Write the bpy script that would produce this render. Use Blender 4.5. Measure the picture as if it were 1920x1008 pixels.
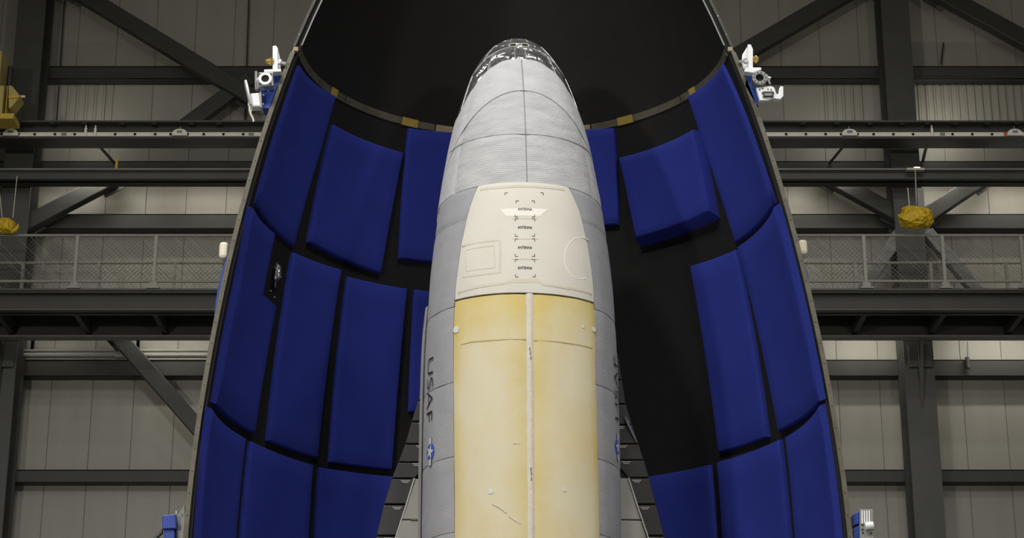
import bpy, bmesh, math, random
import numpy as np
from mathutils import Vector, Matrix, noise as mnoise

for o in list(bpy.data.objects): bpy.data.objects.remove(o)
random.seed(7)
S = bpy.context.scene
COL = S.collection

# ------------------------------------------------------------------ camera
F, TH, CZ = 3800.0, math.radians(19.0), 3.6
cam = bpy.data.cameras.new('camera'); cam.sensor_width = 36; cam.lens = F/1920*36
cam.clip_end = 300
co = bpy.data.objects.new('camera', cam); COL.objects.link(co)
co.location = (0, 0, CZ); co.rotation_euler = (math.pi/2+TH, 0, 0)
S.camera = co

# ------------------------------------------------------------------ world, lamps, exposure
W = bpy.data.worlds.new('world'); S.world = W; W.use_nodes = True
W.node_tree.nodes['Background'].inputs[0].default_value = (1, .96, .9, 1)
W.node_tree.nodes['Background'].inputs[1].default_value = 0.0
S.view_settings.view_transform = 'Standard'; S.view_settings.look = 'None'
S.view_settings.gamma = 1; S.view_settings.use_curve_mapping = False
S.view_settings.exposure = 0.0

# ceiling lamps of the hall: (x, y, z, watts, disc size, warm?)
LAMPS = [(-6.5, 3.0, 23, 2300, 1.6, 0), (-2.2, 1.0, 23, 1000, 1.6, 0), (4.5, 2.0, 23, 1150, 1.6, 0),
         (-7.5, 9.0, 23, 600, 1.6, 0), (7.5, 8.0, 23, 650, 1.6, 0),
         (-1.3, 18.0, 23, 300, 1.4, 0), (5.0, 22.3, 23, 400, 1.4, 0),  # this pair is added to put highlights on the nose cap
         (-8.0, 30.0, 20.5, 60, 1.2, 1), (8.0, 30.0, 20.5, 70, 1.2, 1)]
# wall floodlights of the hall, high up on the front wall: (x, y, z, target, watts, cone, warm?)
FLOODS = [(-13.0, -9.0, 8.5, (4.0, 38.0, 12.5), 7000, 46, 1), (12.0, -9.0, 8.0, (-4.0, 38.0, 12.5), 3200, 46, 1)]
for (X_, Y_, Z_, T_, W_, A_, K_) in FLOODS:
    ld = bpy.data.lights.new('flood_light', 'SPOT'); ld.energy = W_; ld.spot_size = math.radians(A_); ld.spot_blend = .5
    ld.shadow_soft_size = .7; ld.color = (1, .95, .87)
    lo = bpy.data.objects.new('flood_light', ld); COL.objects.link(lo); lo.location = (X_, Y_, Z_)
    lo.rotation_euler = (Vector(T_)-Vector((X_, Y_, Z_))).to_track_quat('-Z', 'Y').to_euler()

# strip lamps hidden behind the beams along the back wall: (x, z, length, watts, up?)
STRIPS = [(-8.2, 18.45, 1.6, 20, 0), (-5.9, 18.45, 1.5, 14, 0), (5.9, 18.45, 1.6, 16, 0), (8.35, 18.45, .9, 16, 0), (10.0, 18.45, 1.2, 18, 0),
          (-9.3, 15.42, 1.2, 5, 0), (-6.6, 15.42, 1.6, 15, 0), (6.9, 15.42, 1.4, 20, 0), (9.6, 15.42, 1.8, 24, 0),
          (-8.5, 19.42, .5, 3.5, 1), (6.5, 19.42, .4, 3, 1), (8.6, 19.42, .5, 8, 1)]
for (X_, Z_, L_, W_, U_) in STRIPS:
    ld = bpy.data.lights.new('strip_light', 'AREA'); ld.shape = 'RECTANGLE'; ld.size = L_; ld.size_y = .08; ld.energy = W_; ld.color = (1, .95, .82)
    lo = bpy.data.objects.new('strip_light', ld); COL.objects.link(lo); lo.location = (X_, 36.98, Z_)
    lo.rotation_euler = (math.radians(112 if U_ else 22), 0, 0)

# ------------------------------------------------------------------ helpers
def ray(x, y):
    cx, cy = (x-960)/F, (504-y)/F
    return (cx, math.cos(TH)-cy*math.sin(TH), math.sin(TH)+cy*math.cos(TH))
def P(x, y, Y):
    r = ray(x, y); s = Y/r[1]
    return Vector((r[0]*s, Y, CZ+r[2]*s))
def proj(p):
    X, Y, Z = p[0], p[1], p[2]-CZ
    d = Y*math.cos(TH)+Z*math.sin(TH); v = -Y*math.sin(TH)+Z*math.cos(TH)
    return 960+F*X/d, 504-F*v/d
def lin(c):
    return tuple(((v/255)/12.92 if v/255 <= .04045 else (((v/255)+.055)/1.055)**2.4) for v in c)+(1,)

MATS = {}
def mat(name, rgb, rough=.6, metal=0., var=0., vscale=4., bump=0., bscale=60., rib=None, spec=.5, stretch=(1,1,1), rgb2=None, lo=.4, hi=.6, bdist=.01):
    """procedural material: base colour, noise variation towards rgb2 (or darker), noise / rib bump"""
    m = bpy.data.materials.new(name); m.use_nodes = True
    nt = m.node_tree; b = nt.nodes['Principled BSDF']
    b.inputs['Roughness'].default_value = rough; b.inputs['Metallic'].default_value = metal
    b.inputs['Specular IOR Level'].default_value = spec
    b.inputs['Base Color'].default_value = lin(rgb)
    tc = nt.nodes.new('ShaderNodeTexCoord'); mp = nt.nodes.new('ShaderNodeMapping')
    mp.inputs['Scale'].default_value = stretch
    nt.links.new(tc.outputs['Object'], mp.inputs[0])
    if var > 0 or rgb2:
        n = nt.nodes.new('ShaderNodeTexNoise'); n.inputs['Scale'].default_value = vscale; n.inputs['Detail'].default_value = 6
        nt.links.new(mp.outputs[0], n.inputs['Vector'])
        r = nt.nodes.new('ShaderNodeMapRange'); r.inputs[1].default_value = lo-.1; r.inputs[2].default_value = hi+.1
        nt.links.new(n.outputs[0], r.inputs[0])
        mx = nt.nodes.new('ShaderNodeMix'); mx.data_type = 'RGBA'
        nt.links.new(r.outputs[0], mx.inputs[0])
        c2 = lin(rgb2) if rgb2 else tuple(v*(1-var) for v in lin(rgb)[:3])+(1,)
        mx.inputs[6].default_value = lin(rgb); mx.inputs[7].default_value = c2
        nt.links.new(mx.outputs[2], b.inputs['Base Color'])
    last = None
    if bump > 0:
        n2 = nt.nodes.new('ShaderNodeTexNoise'); n2.inputs['Scale'].default_value = bscale; n2.inputs['Detail'].default_value = 4
        nt.links.new(mp.outputs[0], n2.inputs['Vector'])
        bp = nt.nodes.new('ShaderNodeBump'); bp.inputs['Strength'].default_value = bump; bp.inputs['Distance'].default_value = bdist
        nt.links.new(n2.outputs[0], bp.inputs['Height']); nt.links.new(bp.outputs[0], b.inputs['Normal']); last = bp
    if rib:
        ax, sc, st = rib
        w = nt.nodes.new('ShaderNodeTexWave'); w.bands_direction = ax; w.inputs['Scale'].default_value = sc
        w.inputs['Distortion'].default_value = 1.2; w.inputs['Detail'].default_value = 2; w.inputs['Detail Scale'].default_value = 3
        nt.links.new(tc.outputs['Object'], w.inputs['Vector'])
        bp = nt.nodes.new('ShaderNodeBump'); bp.inputs['Strength'].default_value = st; bp.inputs['Distance'].default_value = .01
        nt.links.new(w.outputs[0], bp.inputs['Height'])
        if last: nt.links.new(last.outputs[0], bp.inputs['Normal'])
        nt.links.new(bp.outputs[0], b.inputs['Normal'])
    MATS[name] = m
    return m

class MB:
    def __init__(s): s.v = []; s.f = []
    def add(s, vs, fs):
        o = len(s.v); s.v += [tuple(v) for v in vs]; s.f += [tuple(i+o for i in f) for f in fs]; return s
    def box(s, a, b):
        x0, y0, z0 = a; x1, y1, z1 = b
        return s.add([(x0,y0,z0),(x1,y0,z0),(x1,y1,z0),(x0,y1,z0),(x0,y0,z1),(x1,y0,z1),(x1,y1,z1),(x0,y1,z1)],
                     [(3,2,1,0),(4,5,6,7),(0,1,5,4),(1,2,6,5),(2,3,7,6),(3,0,4,7)])
    def bar(s, p, q, w, h, up=(0,0,1)):
        p, q = Vector(p), Vector(q); d = (q-p).normalized(); u = Vector(up)
        if abs(d.dot(u)) > .98: u = Vector((0,1,0))
        a = d.cross(u).normalized(); b = a.cross(d).normalized()
        vs = []
        for c in (p, q):
            for (i, j) in ((-1,-1),(1,-1),(1,1),(-1,1)): vs.append(c+a*(i*w/2)+b*(j*h/2))
        return s.add(vs, [(3,2,1,0),(4,5,6,7),(0,1,5,4),(1,2,6,5),(2,3,7,6),(3,0,4,7)])
    def tube(s, pts, r, n=8, caps=True):
        pts = [Vector(p) for p in pts]; rings = []
        rs = r if isinstance(r, (list, tuple)) else [r]*len(pts)
        u = None
        for i, p in enumerate(pts):
            d = (pts[min(i+1, len(pts)-1)]-pts[max(i-1, 0)]).normalized()
            if u is None: u = d.orthogonal().normalized()
            u = (u-d*u.dot(d)).normalized(); w = d.cross(u)
            rings.append([p+(u*math.cos(2*math.pi*k/n)+w*math.sin(2*math.pi*k/n))*rs[i] for k in range(n)])
        vs = [v for R in rings for v in R]
        fs = [(i*n+k, i*n+(k+1)%n, (i+1)*n+(k+1)%n, (i+1)*n+k) for i in range(len(pts)-1) for k in range(n)]
        if caps: fs += [tuple(range(n-1, -1, -1)), tuple(range((len(pts)-1)*n, len(pts)*n))]
        return s.add(vs, fs)
    def grid(s, rows, closed=False):
        nr, nc = len(rows), len(rows[0])
        vs = [v for r in rows for v in r]; fs = []
        for i in range(nr-1):
            for j in range(nc if closed else nc-1):
                fs.append((i*nc+j, i*nc+(j+1) % nc, (i+1)*nc+(j+1) % nc, (i+1)*nc+j))
        return s.add(vs, fs)
    def prism(s, poly, d):
        """closed polygon (list of 3-D points) pushed along vector d"""
        n = len(poly); d = Vector(d); a = [Vector(p) for p in poly]; b = [p+d for p in a]
        return s.add(a+b, [tuple(range(n)), tuple(range(2*n-1, n-1, -1))]+[(i, i+n, (i+1) % n+n, (i+1) % n) for i in range(n)])
    def ring(s, c, ax, ro, ri, t, n=28):
        c = Vector(c); ax = Vector(ax).normalized(); u = ax.orthogonal().normalized(); w = ax.cross(u)
        rows = []
        for (r, h) in ((ri, 0), (ro, 0), (ro, t), (ri, t)):
            rows.append([c+ax*h+(u*math.cos(2*math.pi*k/n)+w*math.sin(2*math.pi*k/n))*r for k in range(n)])
        rows.append(rows[0])
        return s.grid(rows, True)
    def sphere(s, c, r, sx=1, sy=1, sz=1, n=12, m=8, jit=0):
        rows = []
        for i in range(m+1):
            th = math.pi*i/m; row = []
            for k in range(n):
                ph = 2*math.pi*k/n; rr = r*(1+(random.uniform(-jit, jit) if 0 < i < m else 0))
                row.append((c[0]+rr*sx*math.sin(th)*math.cos(ph), c[1]+rr*sy*math.sin(th)*math.sin(ph), c[2]+rr*sz*math.cos(th)))
            rows.append(row)
        return s.grid(rows, True)
    def build(s, name, m, parent=None, smooth=False, bevel=0, local=False):
        me = bpy.data.meshes.new(name); me.from_pydata(s.v, [], s.f)
        bm = bmesh.new(); bm.from_mesh(me)
        bmesh.ops.remove_doubles(bm, verts=bm.verts, dist=1e-5)
        bmesh.ops.recalc_face_normals(bm, faces=bm.faces)
        if smooth:
            for f in bm.faces: f.smooth = True
        bm.to_mesh(me); bm.free()
        if smooth: me.set_sharp_from_angle(angle=math.radians(smooth if smooth is not True else 40))
        me.materials.append(MATS[m] if isinstance(m, str) else m)
        o = bpy.data.objects.new(name, me); COL.objects.link(o)
        if parent:
            o.parent = parent
            if not local: o.matrix_parent_inverse = Matrix.Translation(ROOTLOC.get(parent, Vector())).inverted()
        if bevel:
            md = o.modifiers.new('bevel', 'BEVEL'); md.width = bevel; md.segments = 2; md.limit_method = 'ANGLE'
        return o
ROOTLOC = {}
def thing(name, label, cat, loc=(0,0,0), group=None, rz=0):
    o = bpy.data.objects.new(name, None); COL.objects.link(o); o.location = loc; o.rotation_euler = (0,0,rz)
    o.empty_display_size = .2
    o['label'] = label; o['category'] = cat
    if group: o['group'] = group
    ROOTLOC[o] = Vector(loc)
    return o
def tag(o, label, cat, group=None):
    o['label'] = label; o['category'] = cat
    if group: o['group'] = group
    return o
def struct(o, label=None):
    o['kind'] = 'structure'
    if label: o['label'] = label
    return o
def share(src, name, parent=None, loc=(0,0,0)):
    o = src.copy(); o.name = name; COL.objects.link(o); o.parent = parent; o.location = loc
    return o

# ------------------------------------------------------------------ materials
mat('wall_paint', (155,152,143), .5, 0, .10, .8, .15, 30, stretch=(3,1,.4))
mat('wall_seam', (146,142,134), .8)
mat('steel_dark', (57,58,55), .55, 0, .25, 2.5, .1, 40)
mat('steel_mid', (74,75,71), .5, 0, .2, 2.5, .1, 40)
mat('steel_light', (135,136,132), .5, 0, .15, 3)
mat('galvanised', (150,148,140), .45, .2, .15, 6)
mat('rail_white', (240,235,218), .5, 0, .12, 5)
mat('black_hole', (12,12,12), .9)
mat('concrete', (120,118,112), .6, 0, .2, .6)
mat('ceiling_paint', (190,188,182), .8)
mat('fairing_black', (25,24,23), .75, 0, .2, 6, .2, 120, spec=.25)
mat('fairing_white', (215,215,212), .4)
mat('flange_tan', (101,97,84), .5, .35, .35, 9)
mat('band_tan', (150,138,108), .55, .1, .25, 7)
mat('tape_yellow', (160,138,62), .55, 0, .2, 9)
mat('foam_blue', (42,53,136), .92, 0, .10, 3, .35, 160, spec=.15)
mat('rivet', (50,46,38), .5, .5)
mat('frame_blue', (28,62,150), .45, 0, .1, 5)
mat('silver', (205,206,205), .28, .85, .1, 10)
mat('plate_white', (226,228,228), .35, .1)
mat('brass', (190,160,90), .3, .9)
mat('cable_white', (205,200,185), .5)
mat('pad_cream', (226,218,196), .7)
mat('yellow_paint', (205,176,70), .5, 0, .15, 4)
mat('yellow_pale', (188,170,100), .55, 0, .2, 4)
mat('yellow_wrap', (212,176,30), .5, 0, .25, 9, .5, 22)
mat('orange', (200,90,50), .6)
mat('blanket', (186,187,189), .85, 0, .24, 9, .45, 70, rib=('Z', 18, .26), spec=.2, stretch=(.6,.6,2.2), lo=.35, hi=.62)
mat('blanket_plain', (188,189,191), .85, 0, .16, 9, .35, 60, rib=('Z', 26, .1), spec=.2, stretch=(.8,.8,2), lo=.35, hi=.62)
mat('blanket_side_shaded', (156,157,161), .85, 0, .10, 7, .22, 60, rib=('Z', 20, .07), spec=.2, stretch=(1,1,1.6), lo=.35, hi=.62)  # darker than the nose blankets: flank shading put into the colour
mat('blanket_grey', (160,160,158), .8, 0, .12, 8, .2, 50)
mat('seam_grey', (96,96,97), .9, 0, .3, 9)
mat('core_dark', (32,32,33), .9)
mat('seam_cord', (140,140,142), .9, 0, .3, 20)
mat('cream', (207,204,194), .8, 0, .06, 4, .12, 45, spec=.25)
mat('cream_patch', (226,223,214), .75, 0, .04, 6)
mat('cream_shade', (198,193,178), .8, 0, .08, 6)
mat('door_crease', (192,176,128), .85)
mat('hinge_strip', (204,198,184), .8, 0, .12, 14, .3, 50)
mat('cap_film', (200,200,202), .2, .85, .3, 5, 1., 8, bdist=.10)
mat('cap_line', (215,215,212), .4, .3)
mat('window_disc', (70,66,46), .35, .2)
mat('tile_black', (38,38,38), .55, 0, .3, 5, .1, 40)
mat('tile_gap', (12,12,12), .8)
mat('print_white', (190,190,186), .7)
mat('print_black', (24,24,26), .7)
mat('print_blue', (60,82,190), .7)
mat('print_blue_faded', (120,130,185), .7)
mat('print_red', (150,130,140), .7)
mat('wing_white', (158,156,150), .8, 0, .12, 6)
mat('lamp_shell', (180,180,178), .5)
def door_mat():
    """cream cloth, yellowed in broad patches along the edges of each door"""
    m = mat('door_cloth', (226,212,178), .82, 0, 0, 3, .10, 60, spec=.2)
    nt = m.node_tree; b = nt.nodes['Principled BSDF']
    tc = [n for n in nt.nodes if n.type == 'TEX_COORD'][0]
    at = nt.nodes.new('ShaderNodeAttribute'); at.attribute_name = 'aged'
    n = nt.nodes.new('ShaderNodeTexNoise'); n.inputs['Scale'].default_value = 2.2; n.inputs['Detail'].default_value = 5
    nt.links.new(tc.outputs['Object'], n.inputs['Vector'])
    n3 = nt.nodes.new('ShaderNodeTexNoise'); n3.inputs['Scale'].default_value = 14; n3.inputs['Detail'].default_value = 4
    nt.links.new(tc.outputs['Object'], n3.inputs['Vector'])
    a = nt.nodes.new('ShaderNodeMath'); a.operation = 'MULTIPLY_ADD'; a.inputs[1].default_value = 1.0
    nt.links.new(n.outputs[0], a.inputs[0]); nt.links.new(at.outputs['Fac'], a.inputs[2])
    a2 = nt.nodes.new('ShaderNodeMath'); a2.operation = 'MULTIPLY_ADD'; a2.inputs[1].default_value = .25
    nt.links.new(n3.outputs[0], a2.inputs[0]); nt.links.new(a.outputs[0], a2.inputs[2])
    r = nt.nodes.new('ShaderNodeMapRange'); r.inputs[1].default_value = .6; r.inputs[2].default_value = 1.3
    nt.links.new(a2.outputs[0], r.inputs[0])
    mx = nt.nodes.new('ShaderNodeMix'); mx.data_type = 'RGBA'
    mx.inputs[6].default_value = lin((203,195,168)); mx.inputs[7].default_value = lin((196,177,112))
    nt.links.new(r.outputs[0], mx.inputs[0]); nt.links.new(mx.outputs[2], b.inputs['Base Color'])
door_mat()
for n_ in MATS['cap_film'].node_tree.nodes:
    if n_.type == 'TEX_NOISE' and abs(n_.inputs['Scale'].default_value-8) < .01: n_.inputs['Detail'].default_value = 2

# ================================================================== THE HALL
WX0, WX1, WZ = -17.0, 17.0, 27.0
YW = 38.0
struct(MB().box((WX0,-14,-.2), (WX1,YW+.4,0)).build('floor', 'concrete'))
struct(MB().box((WX0,-14,WZ), (WX1,YW+.4,WZ+.2)).build('ceiling', 'ceiling_paint'))
struct(MB().box((WX0-.2,-14,0), (WX0,YW+.4,WZ)).build('wall_left', 'wall_paint'))
struct(MB().box((WX1,-14,0), (WX1+.2,YW+.4,WZ)).build('wall_right', 'wall_paint'))
struct(MB().box((WX0,-14.2,0), (WX1,-14,WZ)).build('wall_front', 'wall_paint'))
wall = struct(MB().box((WX0,YW+.018,0), (WX1,YW+.4,WZ)).build('wall_back', 'wall_seam'))
# wall panels: vertical strips with recessed joints
PW = P(211,200,YW).x-P(137,200,YW).x
x = P(137,200,YW).x
while x > WX0+PW: x -= PW
pm = MB(); g = .003
pm.add([(g,.06,0),(PW-g,.06,0),(PW-g,.012,0),(PW-g-.006,0,0),(g+.006,0,0),(g,.012,0),
        (g,.06,WZ),(PW-g,.06,WZ),(PW-g,.012,WZ),(PW-g-.006,0,WZ),(g+.006,0,WZ),(g,.012,WZ)],
       [(0,1,2,3,4,5),(11,10,9,8,7,6)]+[(i,(i+1)%6,(i+1)%6+6,i+6) for i in range(6)])
p0 = pm.build('wall_panel', 'wall_paint', wall, local=True)
first = True
while x+PW < WX1:
    q = p0 if first else share(p0, 'wall_panel', wall)
    q.location = (x, YW, 0); first = False; x += PW
# ribbed liner bands between two girts (left and right of the columns)
def liner(xa, xb, ya, yb):
    z0, z1 = P(960,yb,YW-.05).z, P(960,ya,YW-.05).z
    X0, X1 = P(xa,190,YW).x, P(xb,190,YW).x
    n = max(2, int((X1-X0)/.155)); mb = MB(); rows = [[], []]
    for i in range(n):
        a = X0+(X1-X0)*i/n; w = (X1-X0)/n
        for (u, d) in ((0,.0),(.55,.0),(.68,.035),(.87,.035)):
            for k, z in enumerate((z0, z1)): rows[k].append((a+u*w, YW-.045+(.035-d)*1.0, z))
    mb.grid(rows)
    return mb.build('ribbed_liner', 'wall_paint', wall)
liner(1535, 1618, 160, 240); liner(1712, 1960, 160, 240); liner(116, 200, 160, 240)

# --- wall girts: channels running along the wall
def girt(ya, yb, where, ):
    Yf = YW-.32
    z1, z0 = P(960,ya,Yf).z, P(960,yb,Yf).z
    mb = MB()
    mb.box((WX0,Yf,z0), (WX1,Yf+.025,z1)); mb.box((WX0,Yf,z1-.02), (WX1,YW,z1)); mb.box((WX0,Yf-.02,z0), (WX1,YW,z0+.02))
    o = mb.build('wall_girt', 'steel_dark')
    return tag(o, 'dark steel channel running along the wall '+where, 'girt', 'wall girts')
girt(124,147,'behind the upper diagonal braces, topmost of all')
girt(302,316,'just above the grey ledge beam')
girt(401,428,'just above the top handrail of the walkway')
girt(674,704,'just below the walkway underside')
girt(880,903,'lowest of all, below the bright band of wall')

# --- steel columns: I section, flange towards the hall
def column(xt, where, hx=0):
    X = P(xt,504,37.0).x; mb = MB(); w = .28
    r = thing('steel_column', 'dark grey steel I column '+where, 'column', (X,37.2,0), 'steel columns')
    MB().box((X-w,36.98,0), (X+w,37.03,WZ)).build('front_flange', 'steel_mid', r)
    MB().box((X-.02,37.03,0), (X+.02,37.62,WZ)).build('web', 'steel_dark', r)
    MB().box((X-w,37.62,0), (X+w,37.68,WZ)).build('back_flange', 'steel_dark', r)
    if hx:
        z1, z0 = 14.68, 14.45
        MB().prism([(X-.03,36.98,z1+.1),(X-.03,36.6,z1+.1),(X-.03,36.98,z0-.9)], (.06,0,0)).build('haunch', 'steel_mid', r)
        MB().box((X-.2,36.9,z0-.1), (X+.24,36.98,z1+.1)).build('bracket_plate', 'steel_mid', r)
    return r
column(18, 'at the left edge beside the yellow crane end', 1)
column(1711, 'standing right of the fairing behind the yellow wrapped hook', 1)

def brace(a, b, th, where, m='steel_dark', Y=37.35, name='diagonal_brace'):
    pa, pb = P(a[0],a[1],Y), P(b[0],b[1],Y)
    d = (pb-pa).normalized(); nrm = Vector((-d.z,0,d.x)); h = th/89/2
    r = thing(name, where, 'brace', pa, 'diagonal braces')
    # square tube with gusset plates at both ends
    MB().bar(pa, pb, .24, 2*h, nrm).build('tube', m, r, bevel=.02)
    for q, sg in ((pa, 1), (pb, -1)):
        c_ = q+d*(sg*.12); MB().bar(c_-d*.22+Vector((0,.14,0)), c_+d*.22+Vector((0,.14,0)), .03, 2*h*1.35, nrm).build('gusset', m, r)
    return r
brace((120,-30),(478,187),29,'long dark diagonal brace falling from the top left corner')
brace((470,148),(345,240),27,'short dark brace below the long diagonal at upper left',Y=37.45)
brace((1640,-43),(1330,137),31,'dark diagonal brace rising from the right fixture to the column top')
brace((1740,-23),(1960,97),31,'dark diagonal brace in the top right corner')
brace((215,335),(46,423),27,'dark diagonal brace meeting the left column above the walkway')
brace((1543,328),(1690,407),27,'dark diagonal brace left of the yellow wrapped hook')
brace((1850,330),(1730,410),27,'dark diagonal brace right of the yellow wrapped hook')
brace((210,618),(440,881),27,'dark diagonal brace below the left walkway running behind the fairing')
brace((1690,436),(1600,572),20,'strut paled to look lit, seen through the railing mesh, left of the column','steel_light',37.2,'lit_strut')  # pale steel stands in for light falling behind the mesh
brace((1738,436),(1840,556),20,'strut paled to look lit, seen through the railing mesh, right of the column','steel_light',37.2,'lit_strut')

# --- upper runway girder with the white perforated strip
Yg = 36.0
def zz(y, Y): return P(960,y,Y).z
r = thing('runway_girder', 'dark steel runway girder carrying the long white perforated strip', 'girder', (0,Yg+.2,zz(262,Yg)))
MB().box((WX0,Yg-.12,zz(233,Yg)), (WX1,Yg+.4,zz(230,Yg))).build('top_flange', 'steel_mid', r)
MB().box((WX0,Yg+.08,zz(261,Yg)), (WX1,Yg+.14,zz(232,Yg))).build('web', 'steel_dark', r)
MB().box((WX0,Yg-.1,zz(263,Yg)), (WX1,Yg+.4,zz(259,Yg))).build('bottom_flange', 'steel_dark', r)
for px in [100,160,230,290,360,412,1505,1568,1630,1690,1738,1790,1850,1905]:
    a = P(px,233,Yg); MB().box((a.x-.05,Yg-.08,a.z-.025), (a.x+.05,Yg+.06,a.z)).build('clip_bolt', 'steel_dark', r)
r = thing('perforated_strip', 'long cream white perforated strip fixed to the runway girder', 'strip', (0,Yg-.02,zz(255,Yg)))
Z0, Z1 = zz(256,Yg-.06), zz(247.5,Yg-.06)
MB().box((WX0,Yg-.06,Z0), (WX1,Yg+.0,Z1)).build('strip', 'rail_white', r, bevel=.008)
for px in [3,35,65,103,140,216,253,291,320,352,382,419,456,1474,1511,1548,1577,1608,1638,1675,1712,1748,1786,1823,1860,1889,600-77,560]:
    a = P(px,251.5,Yg-.06); MB().ring(a+Vector((0,.004,0)), (0,-1,0), .028, .0, .008, 12).build('hole', 'black_hole', r)
for px in (120,471,1767): a = P(px,251.5,Yg-.06); MB().box((a.x-.05,a.y-.004,a.z-.03), (a.x+.05,a.y,a.z+.03)).build('stamp', 'steel_light', r)
a = P(1885,251.5,Yg-.06); MB().box((a.x-.03,a.y-.005,Z0), (a.x+.03,a.y,Z1)).build('orange_mark', 'orange', r)
for px, w in ((20,'at the far left'),(337,'left of the fairing'),(1593,'right of the fairing'),(1903,'at the far right')):
    a = P(px,255,Yg-.09); rr = thing('strip_hanger', 'small pale dome shaped hanger clip on the white strip '+w, 'clip', a, 'dome clips on the strip')
    poly = [(a.x+.15*math.cos(t), a.y-.04, a.z+.0+.14*max(0,math.sin(t))**.7) for t in [math.pi*k/12 for k in range(13)]]
    MB().prism(poly, (0,.07,0)).build('body', 'rail_white', rr, bevel=.01)
    MB().box((a.x-.05,a.y-.05,a.z+.05), (a.x+.05,a.y-.04,a.z+.1)).build('badge', 'print_blue_faded' if px > 960 else 'steel_light', rr)
    MB().tube([(a.x,a.y,a.z+.13),(a.x,a.y,a.z+.2)], .012, 6).build('pin', 'steel_light', rr)
for px, w in ((160,'the leftmost of three'),(178,'beside its twin on the left'),(1748,'right of the fairing')):
    a = P(px,256,Yg-.09); m_ = MB().box((a.x-.022,a.y-.02,a.z), (a.x+.022,a.y+.03,a.z+.17)); m_.box((a.x-.012,a.y-.01,a.z+.17), (a.x+.012,a.y+.02,a.z+.23))
    tag(m_.build('strip_stop', 'rail_white'), 'small pale upright stop block on the white strip, '+w, 'clip', 'stop blocks on the strip')
for (px, py, qx, qy, w) in ((183,262,214,305,'left'),(1585,262,1556,305,'right of the fairing'),(1738,262,1730,303,'near the column')):
    m_ = MB().tube([P(px,py,Yg+.2), P(px,py+8,Yg+.2), P(qx,qy,37.64)], .03, 6)
    tag(m_.build('stay_rod', 'steel_dark'), 'thin dark stay rod below the white strip, '+w, 'rod', 'stay rods')
# --- ledge beam under the runway
Yl = 36.5
r = thing('ledge_beam', 'dark grey ledge beam running below the runway girder', 'beam', (0,Yl+.2,zz(338,Yl)))
MB().box((WX0,Yl-.06,zz(320,Yl)), (WX1,Yl+.34,zz(317.5,Yl))).build('top_flange', 'steel_light', r)  # paler steel puts the lit top edge into the colour
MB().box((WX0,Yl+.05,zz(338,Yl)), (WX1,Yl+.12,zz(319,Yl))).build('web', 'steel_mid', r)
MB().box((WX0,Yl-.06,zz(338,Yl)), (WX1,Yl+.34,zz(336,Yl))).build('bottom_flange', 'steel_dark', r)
a = P(218,317,Yl-.04); m_ = MB().box((a.x-.024,a.y-.02,a.z), (a.x+.024,a.y+.03,P(218,297,Yl-.04).z))
tag(m_.build('yellow_peg', 'yellow_wrap', bevel=.006), 'short bright yellow upright peg on the ledge beam', 'peg')

# --- walkway: deck, fascia, railings
Yr, Yb = 35.2, 36.75
zt, zb, zd = zz(441,Yr), zz(527,Yr), zz(541,Yr)
r = thing('walkway', 'dark steel walkway platform crossing behind the fairing', 'walkway', (0,36,zz(583,Yr)))
MB().box((WX0+.05,Yr+.05,zd-.08), (WX1-.05,Yb+.1,zd-.02)).build('deck', 'steel_dark', r)
zf0 = zz(583,Yr)
MB().box((WX0+.05,Yr+.1,zf0), (WX1-.05,Yr+.16,zd-.02)).build('fascia_beam', 'steel_dark', r)
MB().box((WX0+.05,Yr-.06,zf0), (WX1-.05,Yr+.26,zf0+.03)).build('fascia_bottom_flange', 'steel_mid', r)
MB().box((WX0+.05,Yr-.06,zd-.05), (WX1-.05,Yr+.26,zd-.02)).build('fascia_top_flange', 'steel_mid', r)
MB().box((WX0+.05,Yr-.02,zz(547,Yr)-.02), (WX1-.05,Yr+.06,zd)).build('kick_plate', 'steel_mid', r)
MB().box((WX0+.05,Yb-.02,zf0-.04), (WX1-.05,Yb+.06,zd-.02)).build('rear_beam', 'steel_dark', r)
MB().box((WX0+.05,Yb-.14,zf0-.05), (WX1-.05,Yb+.12,zf0-.02)).build('rear_flange', 'steel_light', r)
sp = (P(1770,500,Yr).x-P(1622,500,Yr).x)
xs = P(1622,500,Yr).x
posts = [xs+sp*k for k in range(-20, 12) if WX0+.5 < xs+sp*k < WX1-.5]
jm = None
for k, X in enumerate(posts):
    if jm is None:
        jm = MB().box((-.05,Yr+.16,zf0+.02), (.05,Yb,zd-.08)).build('joist', 'steel_dark', r); jm.location.x = X
    else:
        c = share(jm, 'joist', r); c.matrix_parent_inverse = jm.matrix_parent_inverse; c.location = (X,0,0)
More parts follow.
